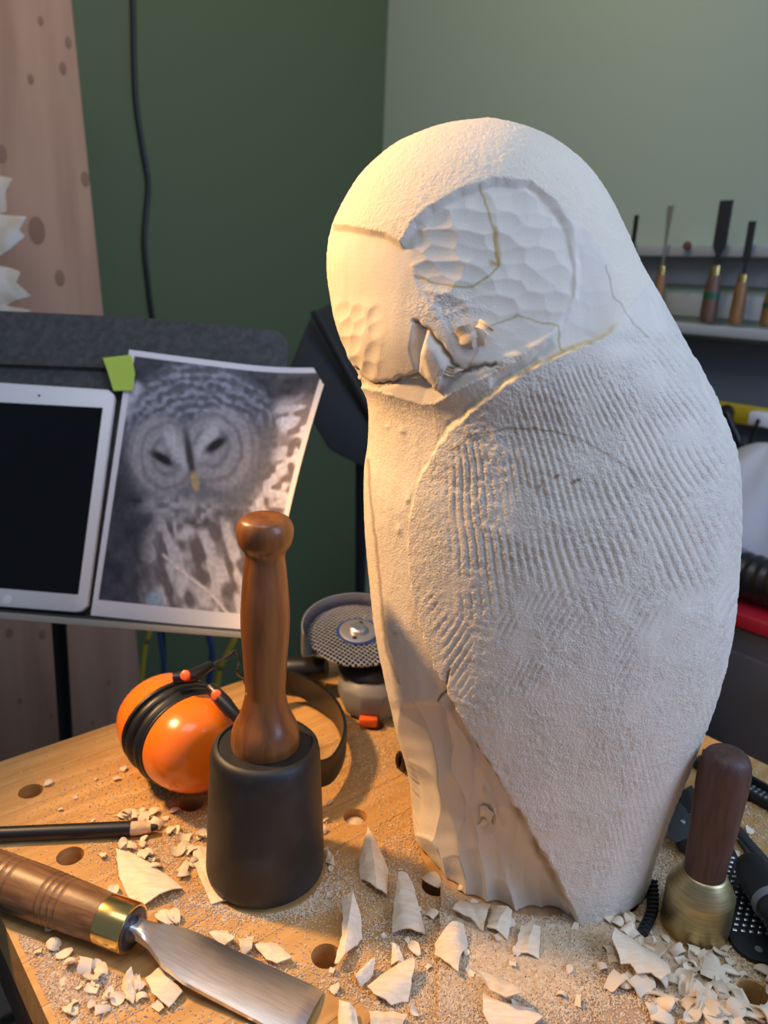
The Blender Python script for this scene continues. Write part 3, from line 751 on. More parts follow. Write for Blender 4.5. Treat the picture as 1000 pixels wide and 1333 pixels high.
# perforated rasp plate with rounded tip
r0, r1 = gz(918, 1075, .006), gz(990, 1236, .006)
rd = (r1 - r0); rl = np.linalg.norm(rd); rd /= rl; rn = np.array([-rd[1], rd[0], 0])
t = empty('rasp_plate', (r1[0], r1[1], 0), 'black perforated steel rasp plate with rounded end beside the brass mallet', 'rasp')
RM = Matrix(((-rd[0], rn[0], 0, 0), (-rd[1], rn[1], 0, 0), (0, 0, 1, .0), (0, 0, 0, 1)))
HWD = .0165
out = []
for k in range(13):
    a = math.radians(-90 - 180 * k / 12); out.append((.012 + .9 * HWD * math.cos(a) - .004, HWD * math.sin(a)))
out = [(-.008 + HWD + HWD * math.cos(math.radians(90 + 180 * k / 12)), HWD * math.sin(math.radians(90 + 180 * k / 12))) for k in range(13)]
RL = rl + .05
out += [(RL, -HWD), (RL, HWD)]
obj('plate', xf(bevelled(prism([(x, y, .0008) for x, y in out], np.array([0, 0, .0034])), .0007), RM), MT['black_metal'], t, 30)
tm = None
for i in range(24):
    for j in range(-2, 3):
        x = .016 + i * .0052; y = j * .0056 + (.0028 if i % 2 else 0)
        if x > RL - .004 or abs(y) > HWD - .0026: continue
        if tm is None:
            tm = obj('tooth', box(-.0008, .0010, -.0014, .0014, 0, .0011, .0003), MT['steel'], t, 30).data
            o = bpy.data.objects[-1] if False else [c for c in t.children][-1]
        else: o = obj('tooth', tm, None, t)
        p = RM @ Vector((x, y, .0041)); o.location = p; o.rotation_euler = (0, -.35, math.atan2(-rd[1], -rd[0]))
obj('hang_hole', xf(lathe([(.0026, .0040), (.0026, .0045), (.0015, .0045)], 16), RM @ Matrix.Translation((.002, 0, 0))), MT['steel'], t, 30)
# long channel rasp
def bar(name, label, cat, a, b, wd, hgt, m, extra=None):
    a, b = np.asarray(a), np.asarray(b); dd = b - a; ln_ = np.linalg.norm(dd); ang = math.atan2(dd[1], dd[0])
    e = empty(name, (a[0], a[1], a[2]), label, cat, rot=(0, 0, ang)); return e, ln_
a_, b_ = gz(905, 990), gz(1040, 1068)
e, ln_ = bar('channel_rasp', 'long black channel rasp lying near the far bench edge', 'rasp', a_, b_, 0, 0, None)
obj('blade_strip', box(0, ln_, -.009, .009, .0002, .0035, .0008), MT['dark_steel'], e)
obj('rail', box(0, ln_, .0092, .0125, .0002, .009, .0006), MT['black_metal'], e)
obj('rail', box(0, ln_, -.0125, -.0092, .0002, .009, .0006), MT['black_metal'], e)
tm = None
for i in range(20):
    for j in (-1, 0, 1):
        if tm is None:
            o = obj('tooth', box(-.001, .001, -.002, .002, 0, .001, .0003), MT['steel'], e, 30); tm = o.data
        else: o = obj('tooth', tm, None, e)
        o.location = (.008 + i * ln_ / 21, j * .0055, .0034)
# black tool handle
h0, h1 = gz(982, 1136, .019), gz(1040, 1236, .019)
hd = (h1 - h0) / np.linalg.norm(h1 - h0)
t = empty('hand_rasp', (h0[0], h0[1], 0), 'black rubber grip of a hand rasp lying on the perforated plate side', 'rasp')
HM = axis_mat((0, 0, .0190), hd)
obj('grip', xf(lathe(interp([(.0001, -.012), (.008, -.011), (.0115, -.006), (.0128, .002), (.0130, .012), (.0128, .026)], 5), 32), HM), MT['black_metal'], t, 60)
obj('collar', xf(lathe([(.0125, .026), (.0134, .0265), (.0134, .031), (.012, .0315)], 32), HM), MT['grey_plastic'], t, 30)
obj('shaft', xf(lathe([(.0118, .0315), (.0118, .09), (.010, .092)], 32), HM), MT['black'], t, 30)
# scraper blade half hidden behind the carving
a_ = gz(878, 1078); b_ = gz(906, 1108)
t = empty('scraper_blade', (a_[0], a_[1], 0), 'flat dark steel blade with a rivet poking out from behind the owl', 'blade')
sp = [(868, 1090), (872, 1062), (885, 1046), (894, 1056), (899, 1075), (897, 1092), (880, 1098)]
obj('blade', bevelled(prism([gz(u, v, .016) - np.array([a_[0], a_[1], 0]) for u, v in sp], np.array([0, 0, .0016])), .0004), MT['dark_steel'], t, 30)
rv = gz(889, 1070, .0176) - np.array([a_[0], a_[1], 0])
obj('rivet', shift(lathe([(.0020, -.0004), (.002, .0008), (.0012, .0012)], 16), rv), MT['steel'], t, 30)
obj('tang', prism([gz(u, v, .0002) - np.array([a_[0], a_[1], 0]) for u, v in [(872, 1085), (894, 1080), (915, 1110), (905, 1122), (885, 1108)]], np.array([0, 0, .0155])), MT['dark_steel'], t, 30)
# knife and strap pieces
for pts, nm, lab, cat, hh in (([(948, 1078), (958, 1074), (985, 1106), (1005, 1128), (1000, 1140), (975, 1120)], 'leather_strop', 'dark worn strip of leather lying behind the rasp plate', 'strop', .004),
                              ([(893, 1030), (900, 1026), (912, 1046), (925, 1070), (916, 1072), (900, 1050)], 'file_blade', 'short dark file blade poking out behind the walnut handle', 'file', .004)):
    tag(obj(nm, bevelled(prism([gz(u, v, .0003) for u, v in pts], np.array([0, 0, hh])), .0006), MT['dark_steel'], None, 30), lab, cat)
cb = spline([gz(932, 1070, .003), gz(948, 1076, .004), gz(965, 1092, .003), gz(985, 1116, .003), gz(1010, 1140, .003)], 6)
tag(obj('cable', tube(cb, .0026, 8), MT['black'], None, 60), 'short black cord curving across the bench behind the rasp plate', 'cord')
# serrated file tip under the carving
a_ = gz(842, 1160); t = empty('serrated_file', (a_[0], a_[1], 0), 'narrow black serrated file standing out beside the foot of the owl', 'file')
pa, pb = gz(849, 1150, .006) , gz(836, 1215, .006)
dd = pb - pa; L_ = np.linalg.norm(dd); dd /= L_; nn = np.array([dd[1], -dd[0], 0])
obj('bar', tube([x - np.array([a_[0], a_[1], 0]) for x in spline([pa, (pa + pb) / 2 - nn * .0035, pb], 6)], .0040, 8), MT['black_metal'], t, 40)
tm = None
for k in range(12):
    p = pa + dd * L_ * (k + .5) / 12 - nn * .0035 * math.sin(math.pi * (k + .5) / 12) - np.array([a_[0], a_[1], 0]) + np.array([0, 0, .0036])
    if tm is None: o = obj('tooth', box(-.0034, .0034, -.0007, .0007, -.0005, .0012, .0003), MT['black_metal'], t); tm = o.data
    else: o = obj('tooth', tm, None, t)
    o.location = tuple(p)

# ------------------------------------------------------------------ music stand with tablet and print
yaw, tilt = math.radians(-5), math.radians(30)
SD = np.array([math.cos(yaw), math.sin(yaw), 0]); TD0 = np.array([-math.sin(yaw), math.cos(yaw), 0])
TD = TD0 * math.sin(tilt) + np.array([0, 0, math.cos(tilt)]); ND = np.cross(SD, TD)   # towards the camera
ND = ND if ND[1] < 0 else -ND
D0 = gy(200, 812, .76)
def dpt(u, v, off=0.): return gpl(u, v, D0 + ND * off, ND)
def desk_poly(pts, off, th): return prism([dpt(u, v, off) for u, v in pts], ND * th)
def rel(vf, o): return [tuple(np.asarray(p) - np.array(o.location)) for p in vf[0]], vf[1]
base = dpt(85, 800); base = np.array([base[0] - .03, base[1] + .12, FZ])
t = empty('music_stand', base, 'dark grey felt covered music stand holding a tablet and an owl print', 'stand')
corner = [(375 - 22 + 24 * math.sin(math.radians(a)), 456 - 24 * math.cos(math.radians(a)) + 2) for a in (10, 30, 50, 70, 90)]
obj('desk', rel(bevelled(desk_poly([(-260, 397), (180, 418)] + corner + [(372, 560), (330, 824), (-260, 780)], -.014, .012), .002), t), MT['felt'], t)
obj('ridge', rel(bevelled(desk_poly([(-255, 455), (150, 470), (150, 482), (-255, 467)], -.0018, .006), .0015), t), MT['felt'], t)
obj('tray', rel(bevelled(desk_poly([(-250, 776), (331, 823), (331, 832), (-250, 786)], -.012, .036), .001), t), MT['tray'], t)
obj('tray_lip', rel(bevelled(desk_poly([(-250, 776), (331, 824), (331, 832), (-250, 786)], .0242, .002), .0005), t), MT['tray_edge'], t)
mid_ = dpt(70, 700, -.03); mid_ = np.array([mid_[0], mid_[1], mid_[2]])
low_ = gpl(86, 960, [0, mid_[1] + .03, 0], np.array([0, 1., 0]))
def R_(p): return np.asarray(p) - np.array(t.location)
pbase = low_ + (low_ - mid_) * ((FZ + .25 - low_[2]) / (low_[2] - mid_[2]))
obj('post', tube([R_(mid_), R_(low_), R_(pbase)], .0085, 16), MT['black'], t, 60)
obj('lower_tube', tube([R_(low_ + (pbase - low_) * .35), R_(pbase)], .0115, 16), MT['dark_steel'], t, 60)
for a in (.5, 2.6, 4.7):
    obj('leg', tube([R_(pbase), R_(np.array([pbase[0] + .24 * math.cos(a), pbase[1] + .24 * math.sin(a), FZ + .012]))], .009, 10), MT['black'], t, 60)
# tablet
tb0 = dpt(50, 760)
t = empty('tablet', tb0, 'white framed tablet with a black switched-off screen on the music stand', 'tablet')
obj('body', rel(bevelled(desk_poly([(-40, 498), (144, 510), (151, 516), (152, 522), (117, 790), (110, 797), (102, 798), (-80, 784)], .0005, .0075), .0016), t), MT['white'], t)
obj('screen', rel(desk_poly([(-34, 522), (134, 531), (102, 774), (-70, 760)], .0079, .0006), t), MT['screen'], t, 0)
c = dpt(9, 781, .0082)
obj('home_button', rel(xf(lathe([(.0052, -.0004), (.0052, .0003), (.0045, .0004)], 24), axis_mat(c, ND)), t), MT['paper'], t, 30)
c = dpt(51, 515, .0082)
obj('camera_dot', rel(xf(lathe([(.0014, -.0004), (.0014, .0003), (.001, .0004)], 16), axis_mat(c, ND)), t), MT['black'], t, 30)

# print of an owl, painted as vertex colour on a curled sheet
def owl_print():
    NX, NY = 180, 240
    tl, tr, bl, br = np.array([170, 457.]), np.array([433, 491.]), np.array([118, 801.]), np.array([349, 824.])
    s, q = np.meshgrid(np.linspace(0, 1, NX), np.linspace(0, 1, NY))       # s to the right, q downwards
    X = s * .205; Y = (1 - q) * .272
    P00 = dpt(*bl, .004); ex = dpt(*br, .004) - P00; Wd = np.linalg.norm(ex); ex /= Wd
    ey = dpt(*tl, .004) - P00; Hd = np.linalg.norm(ey); ey /= Hd
    ey = ey - ex * (ey @ ex) * .6
    tlp = dpt(*tl, .004); trp = dpt(*tr, .004)
    Pt = (P00[None, None] * (1 - s)[..., None] + (P00 + ex * Wd) * s[..., None]) * q[..., None] + (tlp * (1 - s)[..., None] + trp * s[..., None]) * (1 - q)[..., None]
    curl = np.clip((s - .55) / .45, 0, 1) ** 2 * (.020 + .020 * np.sin(np.pi * np.clip(q * 1.1, 0, 1))) + .008 * (1 - q) * s ** 2
    curl += .004 * (1 - s) * (1 - q)
    Pt = Pt + ND * curl[..., None]
    # dog-eared upper right corner folds back
    # picture
    u = s * 263 + 0; v = q * 345
    pu = 170 + s * 263 - q * 52 - s * q * 32; pv = 457 + s * 34 + q * 344 - s * q * 11
    Pp = np.stack([pu.ravel(), pv.ravel()], 1)
    nz_ = lambda sc, o=0.: NZ3(np.c_[Pp / sc, np.full(len(Pp), o)])
    C = np.zeros((len(Pp), 3)); C[:] = (.055, .055, .065)
    C *= (1 + .9 * nz_(14))[:, None]
    def mixc(col, f): nonlocal C; C = C * (1 - f[:, None]) + np.array(col)[None] * f[:, None]
    def ell(cx, cy, rx, ry, soft=.25, rot=0.):
        x = Pp[:, 0] - cx; y = Pp[:, 1] - cy; c_, s_ = math.cos(rot), math.sin(rot)
        return sstep(-np.hypot((x * c_ + y * s_) / rx, (-x * s_ + y * c_) / ry), -1 - soft, -1 + soft)
    # background: pale upper left sky patch, bright wing right, brown upper right
    mixc((.16, .13, .11), sstep(Pp[:, 0], 330, 370) * sstep(540 - Pp[:, 1], 0, 60) * np.clip(.7 + 1.5 * nz_(9, 2), 0, 1))
    mixc((.50, .47, .50), ell(172, 527, 22, 26))
    mixc((.30, .33, .12), ell(235, 488, 12, 6))
    # breast and wing
    body = ell(290, 760, 95, 150); mixc((.30, .26, .23), body)
    wing = ell(375, 625, 55, 95, .2, .35); mixc((.42, .34, .32), wing)
    mixc((.62, .52, .48), ell(388, 560, 22, 34, .4, -.7))
    bar = np.clip(6 * nz_(8, 3) + 3.5 * nz_(17, 4), -1, 1); mixc((.72, .72, .80), wing * np.clip(bar, 0, 1) * .75); mixc((.12, .07, .07), wing * np.clip(-bar, 0, 1) * .7)
    st_ = np.clip(5 * NZ3(np.c_[(Pp[:, 0] - .28 * (Pp[:, 1] - 700)) / 8., Pp[:, 1] / 30., np.full(len(Pp), 5.)]) + 3 * nz_(14, 6), -1, 1)
    lowb = body * sstep(Pp[:, 1], 630, 680); mixc((.62, .57, .52), lowb * np.clip(st_, 0, 1) * .8); mixc((.09, .06, .05), lowb * np.clip(-st_ - .1, 0, 1) * .75)
    # head with concentric rings
    hd_ = ell(263, 582, 101, 108, .10, .15); mixc((.17, .17, .18), hd_)
    rg = np.clip(np.sin((np.hypot(Pp[:, 0] - 262, (Pp[:, 1] - 610) * 1.0) + 10 * nz_(14, 7)) / 2.1) + 3 * nz_(6, 8), -1, 1); up_ = hd_ * sstep(585 - Pp[:, 1], -10, 50)
    mixc((.34, .36, .42), up_ * np.clip(rg, 0, 1) * .6); mixc((.07, .07, .08), up_ * np.clip(-rg, 0, 1) * .6)
    for (cx, cy, rx, ry) in ((212, 600, 42, 52), (290, 590, 48, 54)):
        dsc = ell(cx, cy, rx, ry, .12, -.2); mixc((.34, .31, .29), dsc)
        rr_ = np.hypot((Pp[:, 0] - cx - (8 if cx < 250 else -14)) / rx, (Pp[:, 1] - cy) / ry); mixc((.16, .145, .14), dsc * np.clip(np.sin(rr_ * 17 + 2 * nz_(15, 9)), 0, 1) * .6)
    mixc((.50, .47, .43), ell(232, 590, 10, 28, .5, -.5)); mixc((.50, .47, .43), ell(270, 582, 10, 28, .5, .5))
    mixc((.02, .015, .015), ell(212, 604, 17, 6, .5, .55)); mixc((.02, .015, .015), ell(282, 586, 17, 6.5, .5, -.6))
    mixc((.06, .05, .045), ell(248, 600, 5, 34, .6, -.15))
    mixc((.55, .36, .05), ell(255, 634, 5.5, 13, .35, -.2))
    mixc((.40, .37, .33), ell(245, 670, 55, 16, .5, .1) * np.clip(.7 + 2 * nz_(7, 12), 0, 1)); mixc((.10, .09, .085), ell(270, 684, 62, 9, .9, -.2) * np.clip(.5 + 3 * nz_(9, 14), 0, 1))
    br_ = np.exp(-(dist_poly(Pp, [(214, 728), (240, 750), (275, 775), (300, 802)]) / 2.2) ** 2); mixc((.75, .62, .48), br_)
    mixc((.25, .42, .50), ell(202, 782, 10, 10, .5))
    C *= (1 + .35 * nz_(4, 15))[:, None]
    g_ = C.mean(1, keepdims=True); C = (C * .6 + g_ * .4) * np.array([1.10, 1.13, 1.26])
    # paper border
    fs, fq = s.ravel(), q.ravel()
    bor = (fs < .028) | (fs > .972) | (fq < .024) | (fq > .945)
    C[bor] = (.80, .78, .82)
    keep = lambda a, b: not (s[a, b] > .925 and q[a, b] < .075 and (s[a, b] - .925) / .075 + (.075 - q[a, b]) / .075 > 1.0)
    V = [tuple(p) for p in Pt.reshape(-1, 3)] + [tuple(p) for p in (Pt - ND * .0004).reshape(-1, 3)]
    n = NX * NY; Fs = []
    for j in range(NY - 1):
        for i in range(NX - 1):
            if not keep(j, i + 1): continue
            a, b, c_, d_ = j * NX + i, j * NX + i + 1, (j + 1) * NX + i + 1, (j + 1) * NX + i
            Fs.append((a, d_, c_, b)); Fs.append((a + n, b + n, c_ + n, d_ + n))
    o0 = Vector(tuple(P00))
    V = [(p[0] - o0.x, p[1] - o0.y, p[2] - o0.z) for p in V]
    me = bpy.data.meshes.new('owl_print'); me.from_pydata(V, [], Fs); me.update()
    ca = me.color_attributes.new('Col', 'FLOAT_COLOR', 'POINT'); cols = np.ones((2 * n, 4), np.float32); cols[:n, :3] = np.clip(C, 0, 1); cols[n:, :3] = .8
    ca.data.foreach_set('color', cols.ravel()); me.polygons.foreach_set('use_smooth', [True] * len(me.polygons))
    me.materials.append(attr_mat('printed_photo', .55)); o = bpy.data.objects.new('owl_print', me); COL.objects.link(o); o.location = o0
    tag(o, 'curled colour print of a barred grey owl with white border on the music stand', 'print')
owl_print()
st_p = [dpt(134, 466, .0085), dpt(171, 462, .0125), dpt(176, 486, .0125), dpt(173, 508, .012), dpt(148, 509, .0095), dpt(141, 486, .0085)]
tag(obj('sticky_note', ([tuple(p) for p in st_p] + [tuple(p + ND * .0005) for p in st_p], [(0, 1, 2, 5), (5, 2, 3, 4), (6, 11, 8, 7), (11, 10, 9, 8)] + [(i, (i + 1) % 6, 6 + (i + 1) % 6, 6 + i) for i in range(6)]), MT['sticky'], None, 0), 'yellow-green sticky note holding the corner of the owl print', 'note')

# ------------------------------------------------------------------ left background
PLN = E2; PP0 = EE(0, 1.45)
def ppt(u, v, off=0.): return gpl(u, v, PP0 - E2 * off, PLN)
a_, b_ = ppt(86, -70), ppt(190, 950)
bt_ = a_ + (b_ - a_) * ((FZ + .002 - a_[2]) / (b_[2] - a_[2]))
lt, lb = ppt(-420, -120), None
wv = (lt - a_); wv[2] = 0
lb = bt_ + wv
t = empty('plywood_sheet', (bt_ + lb) / 2, 'knotty plywood sheet leaning behind the music stand', 'plywood')
def relv(vf): return [tuple(np.asarray(p) - np.array(t.location)) for p in vf[0]], vf[1]
obj('panel', relv(bevelled(prism([a_, bt_, lb, a_ + wv], E2 * .018), .002)), MT['ply'], t, 30)
for (u, v, r) in ((40, 103, .009), (82, 89, .011), (89, 55, .010), (53, 27, .008), (48, 300, .026), (78, 362, .016), (111, 233, .014), (2, 200, .016), (26, 912, .008), (67, 933, .006), (121, 941, .006), (55, 826, .012), (12, 824, .012), (142, 888, .007)):
    c = ppt(u, v, .0004)
    obj('knot', relv(xf(lathe([(r * .7, -.0004), (r * .7, .0003), (r * .45, .0006)], 20, .75, 1.25), axis_mat(c, -E2))), MT['knot'], t, 30)
# splintered pale piece in front of it
t = empty('splintered_wood', ppt(-20, 420, .08), 'pale jagged splintered piece of wood hanging in front of the plywood', 'wood')
def jag(pts, off, th, nm, m):
    obj(nm, relv(bevelled(prism([ppt(u, v, off) for u, v in pts], E2 * th), .003)), m, t, 30)
jag([(-80, 220), (-5, 228), (18, 232), (8, 250), (10, 276), (-80, 300)], .07, .03, 'shard', MT['splint'])
jag([(-80, 270), (10, 280), (36, 282), (26, 300), (34, 308), (14, 325), (-5, 338), (-80, 345)], .085, .03, 'shard', MT['splint'])
jag([(-80, 335), (12, 348), (28, 354), (22, 368), (42, 386), (20, 392), (10, 398), (44, 405), (14, 412), (-80, 418)], .075, .03, 'shard', MT['splint'])
# cable down the green wall
def lpt(u, v, off=.006): return gpl(u, v, EE(0, WL - off), E2)
cb = spline([lpt(170, -60), lpt(173, 0), lpt(175, 90), lpt(178, 140), lpt(187, 200), lpt(193, 240), lpt(190, 280), lpt(188, 320), lpt(194, 380), lpt(200, 440), lpt(205, 600), lpt(215, 900)], 8)
tag(obj('wall_cable', tube(cb, .0052, 8), MT['black'], None, 60), 'black cable hanging down the green wall', 'cable')
# cords below the stand
def ypt(u, v, y): return gy(u, v, y)
for m, lab, pts, r in ((MT['cord_yellow'], 'yellow cord hanging under the owl print', [(320, 790), (306, 830), (296, 850), (284, 880), (278, 960)], .005),
                       (MT['cord_blue'], 'dark blue cord hanging beneath the owl print', [(268, 780), (272, 828), (276, 850), (270, 900), (262, 970)], .005),
                       (MT['cord_yellow'], 'yellow cord hanging near the plywood edge', [(206, 780), (194, 826), (188, 850), (184, 900), (182, 970)], .004),
                       (MT['cord_blue'], 'dark blue cord hanging near the plywood edge', [(205, 780), (208, 826), (213, 862), (214, 900), (212, 970)], .004)):
    tag(obj('hanging_cord', tube(spline([ypt(u, v, 1.15) for u, v in pts], 6), r, 8), m, None, 60), lab, 'cord', 'cords under the stand')
# black tapered lamp hood behind the carving's head
q0 = 1.30
tp_ = [gy(407, 406, q0), gy(436, 392, q0 + .10), gy(520, 470, q0 + .12), gy(497, 560, q0 - .02)]
bt2 = [gy(374, 486, q0 - .02), gy(400, 500, q0 + .12), gy(520, 640, q0 + .14), gy(486, 612, q0 - .04)]
t = empty('black_hood', (np.mean(tp_, 0) + np.mean(bt2, 0)) / 2, 'black angular hood behind the head of the owl', 'hood')
def relt(p): return tuple(np.asarray(p) - np.array(t.location))
obj('shell', bevelled(([relt(gy(407, 405, q0)), relt(gy(372, 490, q0 - .05)), relt(gy(428, 586, q0 - .05)), relt(gy(490, 618, q0 - .03)), relt(gy(488, 552, q0 - .02)),
     relt(gy(430, 393, q0 + .16)), relt(gy(395, 478, q0 + .16)), relt(gy(450, 560, q0 + .16)), relt(gy(515, 590, q0 + .16)), relt(gy(520, 530, q0 + .16))],
    [(0, 1, 2, 3, 4), (9, 8, 7, 6, 5), (0, 5, 6, 1), (1, 6, 7, 2), (2, 7, 8, 3), (3, 8, 9, 4), (4, 9, 5, 0)]), .006), MT['hood'], t, 30)
sa = gy(470, 585, q0 + .08)
obj('stand_pole', tube([relt(sa), relt(np.array([sa[0] + .03, sa[1] + .02, FZ]))], .010, 12), MT['black'], t, 60)
obj('rim', bevelled(prism([relt(gy(u, v, q0 - .022)) for u, v in ((404, 407), (412, 402), (492, 548), (486, 556))], np.array([0, -.006, 0])), .002), MT['black'], t, 30)

# ------------------------------------------------------------------ right background: tool rack
def rpt(u, v, off=0.): return gpl(u, v, EE(WR - off, 0), E1)
def rail(name, u0, v0, u1, v1, thick_px, depth, m, parent, org, off=.001):
    """horizontal board on the right wall through two pixels of its top front edge"""
    a = rpt(u0, v0, depth); b = rpt(u1, v1, depth); z = (a[2] + b[2]) / 2
    zb = z - thick_px
    e2a, e2b = a @ E2, b @ E2
    lo, hi = min(e2a, e2b), max(e2a, e2b)
    v, f = box(WR - depth, WR - off, lo, hi, zb, z, .002)
    return obj(name, ([tuple(EE(*p) - np.array(org)) for p in v], f), m, parent)
org = rpt(940, 425, .03)
t = empty('tool_rack', org, 'white two rail wall rack holding carving gouges on the sage wall', 'rack')
rail('top_rail', 700, 311, 1120, 329, .020, .040, MT['rack'], t, org)
rail('bottom_shelf', 700, 402, 1120, 446, .017, .075, MT['rack'], t, org)
zt_ = rpt(940, 327, .012)[2]; zb_ = rpt(940, 372, .012)[2]; zc_ = rpt(940, 416, .012)[2]
e2a, e2b = rpt(700, 400)[:3] @ E2, rpt(1120, 400)[:3] @ E2
def rbox(name, z0, z1, d, m, off=.001):
    v, f = box(WR - d, WR - off, e2b, e2a, z0, z1, .001); obj(name, ([tuple(EE(*p) - np.array(org)) for p in v], f), m, t)
rbox('upper_back', zb_, zt_ - .004, .010, MT['rack_back'])
rbox('lower_back', zc_ + .002, rpt(940, 384, .012)[2], .010, MT['rack'])
# dark sheet standing in for the shade on the wall below the shelf
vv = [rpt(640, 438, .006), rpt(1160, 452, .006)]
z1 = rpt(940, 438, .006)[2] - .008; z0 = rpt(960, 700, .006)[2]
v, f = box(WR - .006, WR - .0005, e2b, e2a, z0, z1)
obj_ = obj('shelf_shade_sheet_1', ([tuple(EE(*p)) for p in v], f), MT['slate'], None, 0); obj_['kind'] = 'structure'
# gouges in the rack
SHZ = rpt(940, 424, .075)[2]
def rack_tool(label, hb, ht, tip, hwpx, bwpx, hm, bm_, bands=False, spoon=False, name='rack_gouge'):
    off = .058
    b0 = rpt(*hb, off); b0[2] = SHZ + .0022; b1 = rpt(*ht, off); b2 = rpt(*tip, off)
    dist = (b1 - CP) @ DV; r = hwpx / 2 * dist / F; rb = bwpx / 2 * dist / F
    L1 = b1[2] - b0[2]; L2 = b2[2] - b0[2]; lean = (b2 - b0)[:2] * 0
    e = empty(name, b0, label, 'gouge', 'gouges in the wall rack')
    obj('handle', lathe(interp([(r * .75, 0), (r * .98, L1 * .06), (r, L1 * .3), (r * .92, L1 * .6), (r * .7, L1 * .84)], 4), 20), hm, e, 60)
    obj('ferrule', lathe([(r * .68, L1 * .84), (r * .68, L1), (r * .5, L1 * 1.01)], 20), MT['brass_ferrule'], e, 30)
    q = [(-rb * .35, 0)]
    V = []; 
    hs = [L1, L1 + (L2 - L1) * .18, L1 + (L2 - L1) * .3, L2]
    ws = [rb * .4, rb * .35, rb, rb] if not spoon else [rb * .35, rb * .3, rb * .3, rb * 1.0]
    pts = []
    tn = E2
    for z, w_ in zip(hs, ws):
        for sx in (-1, 1):
            for sy in (-1, 1): pts.append(tuple(tn * sx * w_ + E1 * sy * min(w_, .0022) + np.array([0, 0, z])))
    Fs = []
    for k in range(3):
        q_ = [0, 1, 3, 2]
        for i in range(4): Fs.append((k * 4 + q_[i], k * 4 + q_[(i + 1) % 4], k * 4 + 4 + q_[(i + 1) % 4], k * 4 + 4 + q_[i]))
    Fs += [(0, 1, 3, 2), (12, 13, 15, 14)]
    obj('blade', (pts, Fs), bm_, e, 30)
    if bands: obj('band', lathe([(r * 1.0, L1 * .42), (r * 1.01, L1 * .42), (r * .99, L1 * .54), (r * .95, L1 * .54)], 20), MT['green_band'], e, 30)
rack_tool('thin black tipped gouge in the wall rack close to the owl shoulder', (812, 412), (820, 348), (829, 280), 15, 5, MT['tool_wood'], MT['black'])
rack_tool('spoon gouge with tan handle and bright bent shank in the wall rack', (853, 416), (857, 346), (869, 268), 15, 9, MT['tool_wood'], MT['steel'], spoon=True)
rack_tool('wide bladed gouge with brown green-banded handle in the wall rack', (921, 418), (930, 346), (943, 261), 21, 17, MT['tool_wood2'], MT['dark_steel'], bands=True)
rack_tool('narrow gouge with light tan handle in the wall rack', (957, 422), (966, 357), (980, 288), 18, 9, MT['tool_wood'], MT['dark_steel'])
rack_tool('gouge with orange brown green-banded handle at the rack end', (998, 428), (1004, 365), (1016, 300), 20, 10, MT['tool_wood'], MT['dark_steel'], bands=True)
c = rpt(896, 320, .046); t2 = obj('rail_knob', xf(lathe([(.007, 0), (.008, .004), (.0065, .007), (.002, .008)], 16), axis_mat(np.asarray(c) - np.array(org), -E1)), MT['tool_wood2'], t, 40)

# power strip
org = rpt(960, 535, .03); t = empty('power_strip', org, 'yellow power strip on the shaded wall below the rack with two plugs', 'power strip')
a, b = rpt(905, 514, .03), rpt(1090, 545, .03)
v, f = box(WR - .03, WR - .0062, b @ E2, a @ E2, rpt(960, 552, .03)[2], rpt(960, 527, .03)[2], .003)
obj('strip', ([tuple(EE(*p) - np.array(org)) for p in v], f), MT['yellow'], t)
def at_r(u, v, off): return rpt(u, v, off) - np.array(org)
obj('plug', xf(lathe([(.012, 0), (.0135, .004), (.0125, .018), (.008, .026)], 20), axis_mat(at_r(948, 536, .03), -E1)), MT['black'], t, 50)
obj('adapter', xf(bevelled(box(-.022, .022, -.012, .012, 0, .03), .004), axis_mat(at_r(1000, 545, .03), -E1)), MT['white'], t)
def rcable(pts, r, m, lab):
    tag(obj('power_cable', tube(spline([rpt(u, v, o) for u, v, o in pts], 8), r, 8), m, None, 60), lab, 'cable')
rcable([(948, 538, .058), (952, 552, .062), (962, 575, .06), (964, 600, .05), (957, 640, .05)], .006, MT['black'], 'thick black cable dropping from the power strip')
rcable([(988, 546, .064), (978, 570, .058), (974, 600, .05), (972, 640, .05)], .003, MT['black'], 'thin black cable dropping from the white plug')

# cabinet with red top, dust bag, hose
CE = 1.05
def cpt(u, v): return gpl(u, v, EE(CE, 0), E1)
ct = cpt(985, 806)[2]
b0, b1 = -.05, .62
t = empty('tool_cabinet', EE(CE + .15, .25, FZ), 'slate grey tool cabinet with a dark red top beside the bench', 'cabinet')
def cbx(nm, a0, a1, e0, e1_, z0, z1, m, p=None, bev=.003):
    v, f = box(a0, a1, e0, e1_, z0, z1, bev); return obj(nm, ([tuple(EE(*q) - np.array(t.location)) for q in v], f), m, p or t)
cbx('body', CE + .012, WR - .01, b0, b1, FZ, ct - .0225, MT['cabinet'])
cbx('top', CE, WR - .008, b0 - .01, b1 + .01, ct - .022, ct, MT['red'])
for k in range(3):
    d_ = cbx('drawer', CE + .002, CE + .0115, b0 + .02, b1 - .02, ct - .05 - .2 * (k + 1), ct - .06 - .2 * k, MT['cabinet'])
    cbx('handle', CE - .016, CE + .0015, .2, .36, ct - .10 - .2 * k, ct - .09 - .2 * k, MT['guard'], d_)
mh = gpl(985, 770, EE(CE + .055, 0), E1)
t = empty('vacuum_hose', (mh[0], mh[1], ct), 'black ribbed vacuum hose end lying on the red cabinet top', 'hose')
pr = []
for k in range(26): pr.append((.034 + (.002 if k % 2 else 0), -.03 + k * .008))
obj('hose', xf(lathe(pr, 28), axis_mat((0, 0, .037), -E2)), MT['black'], t, 20)
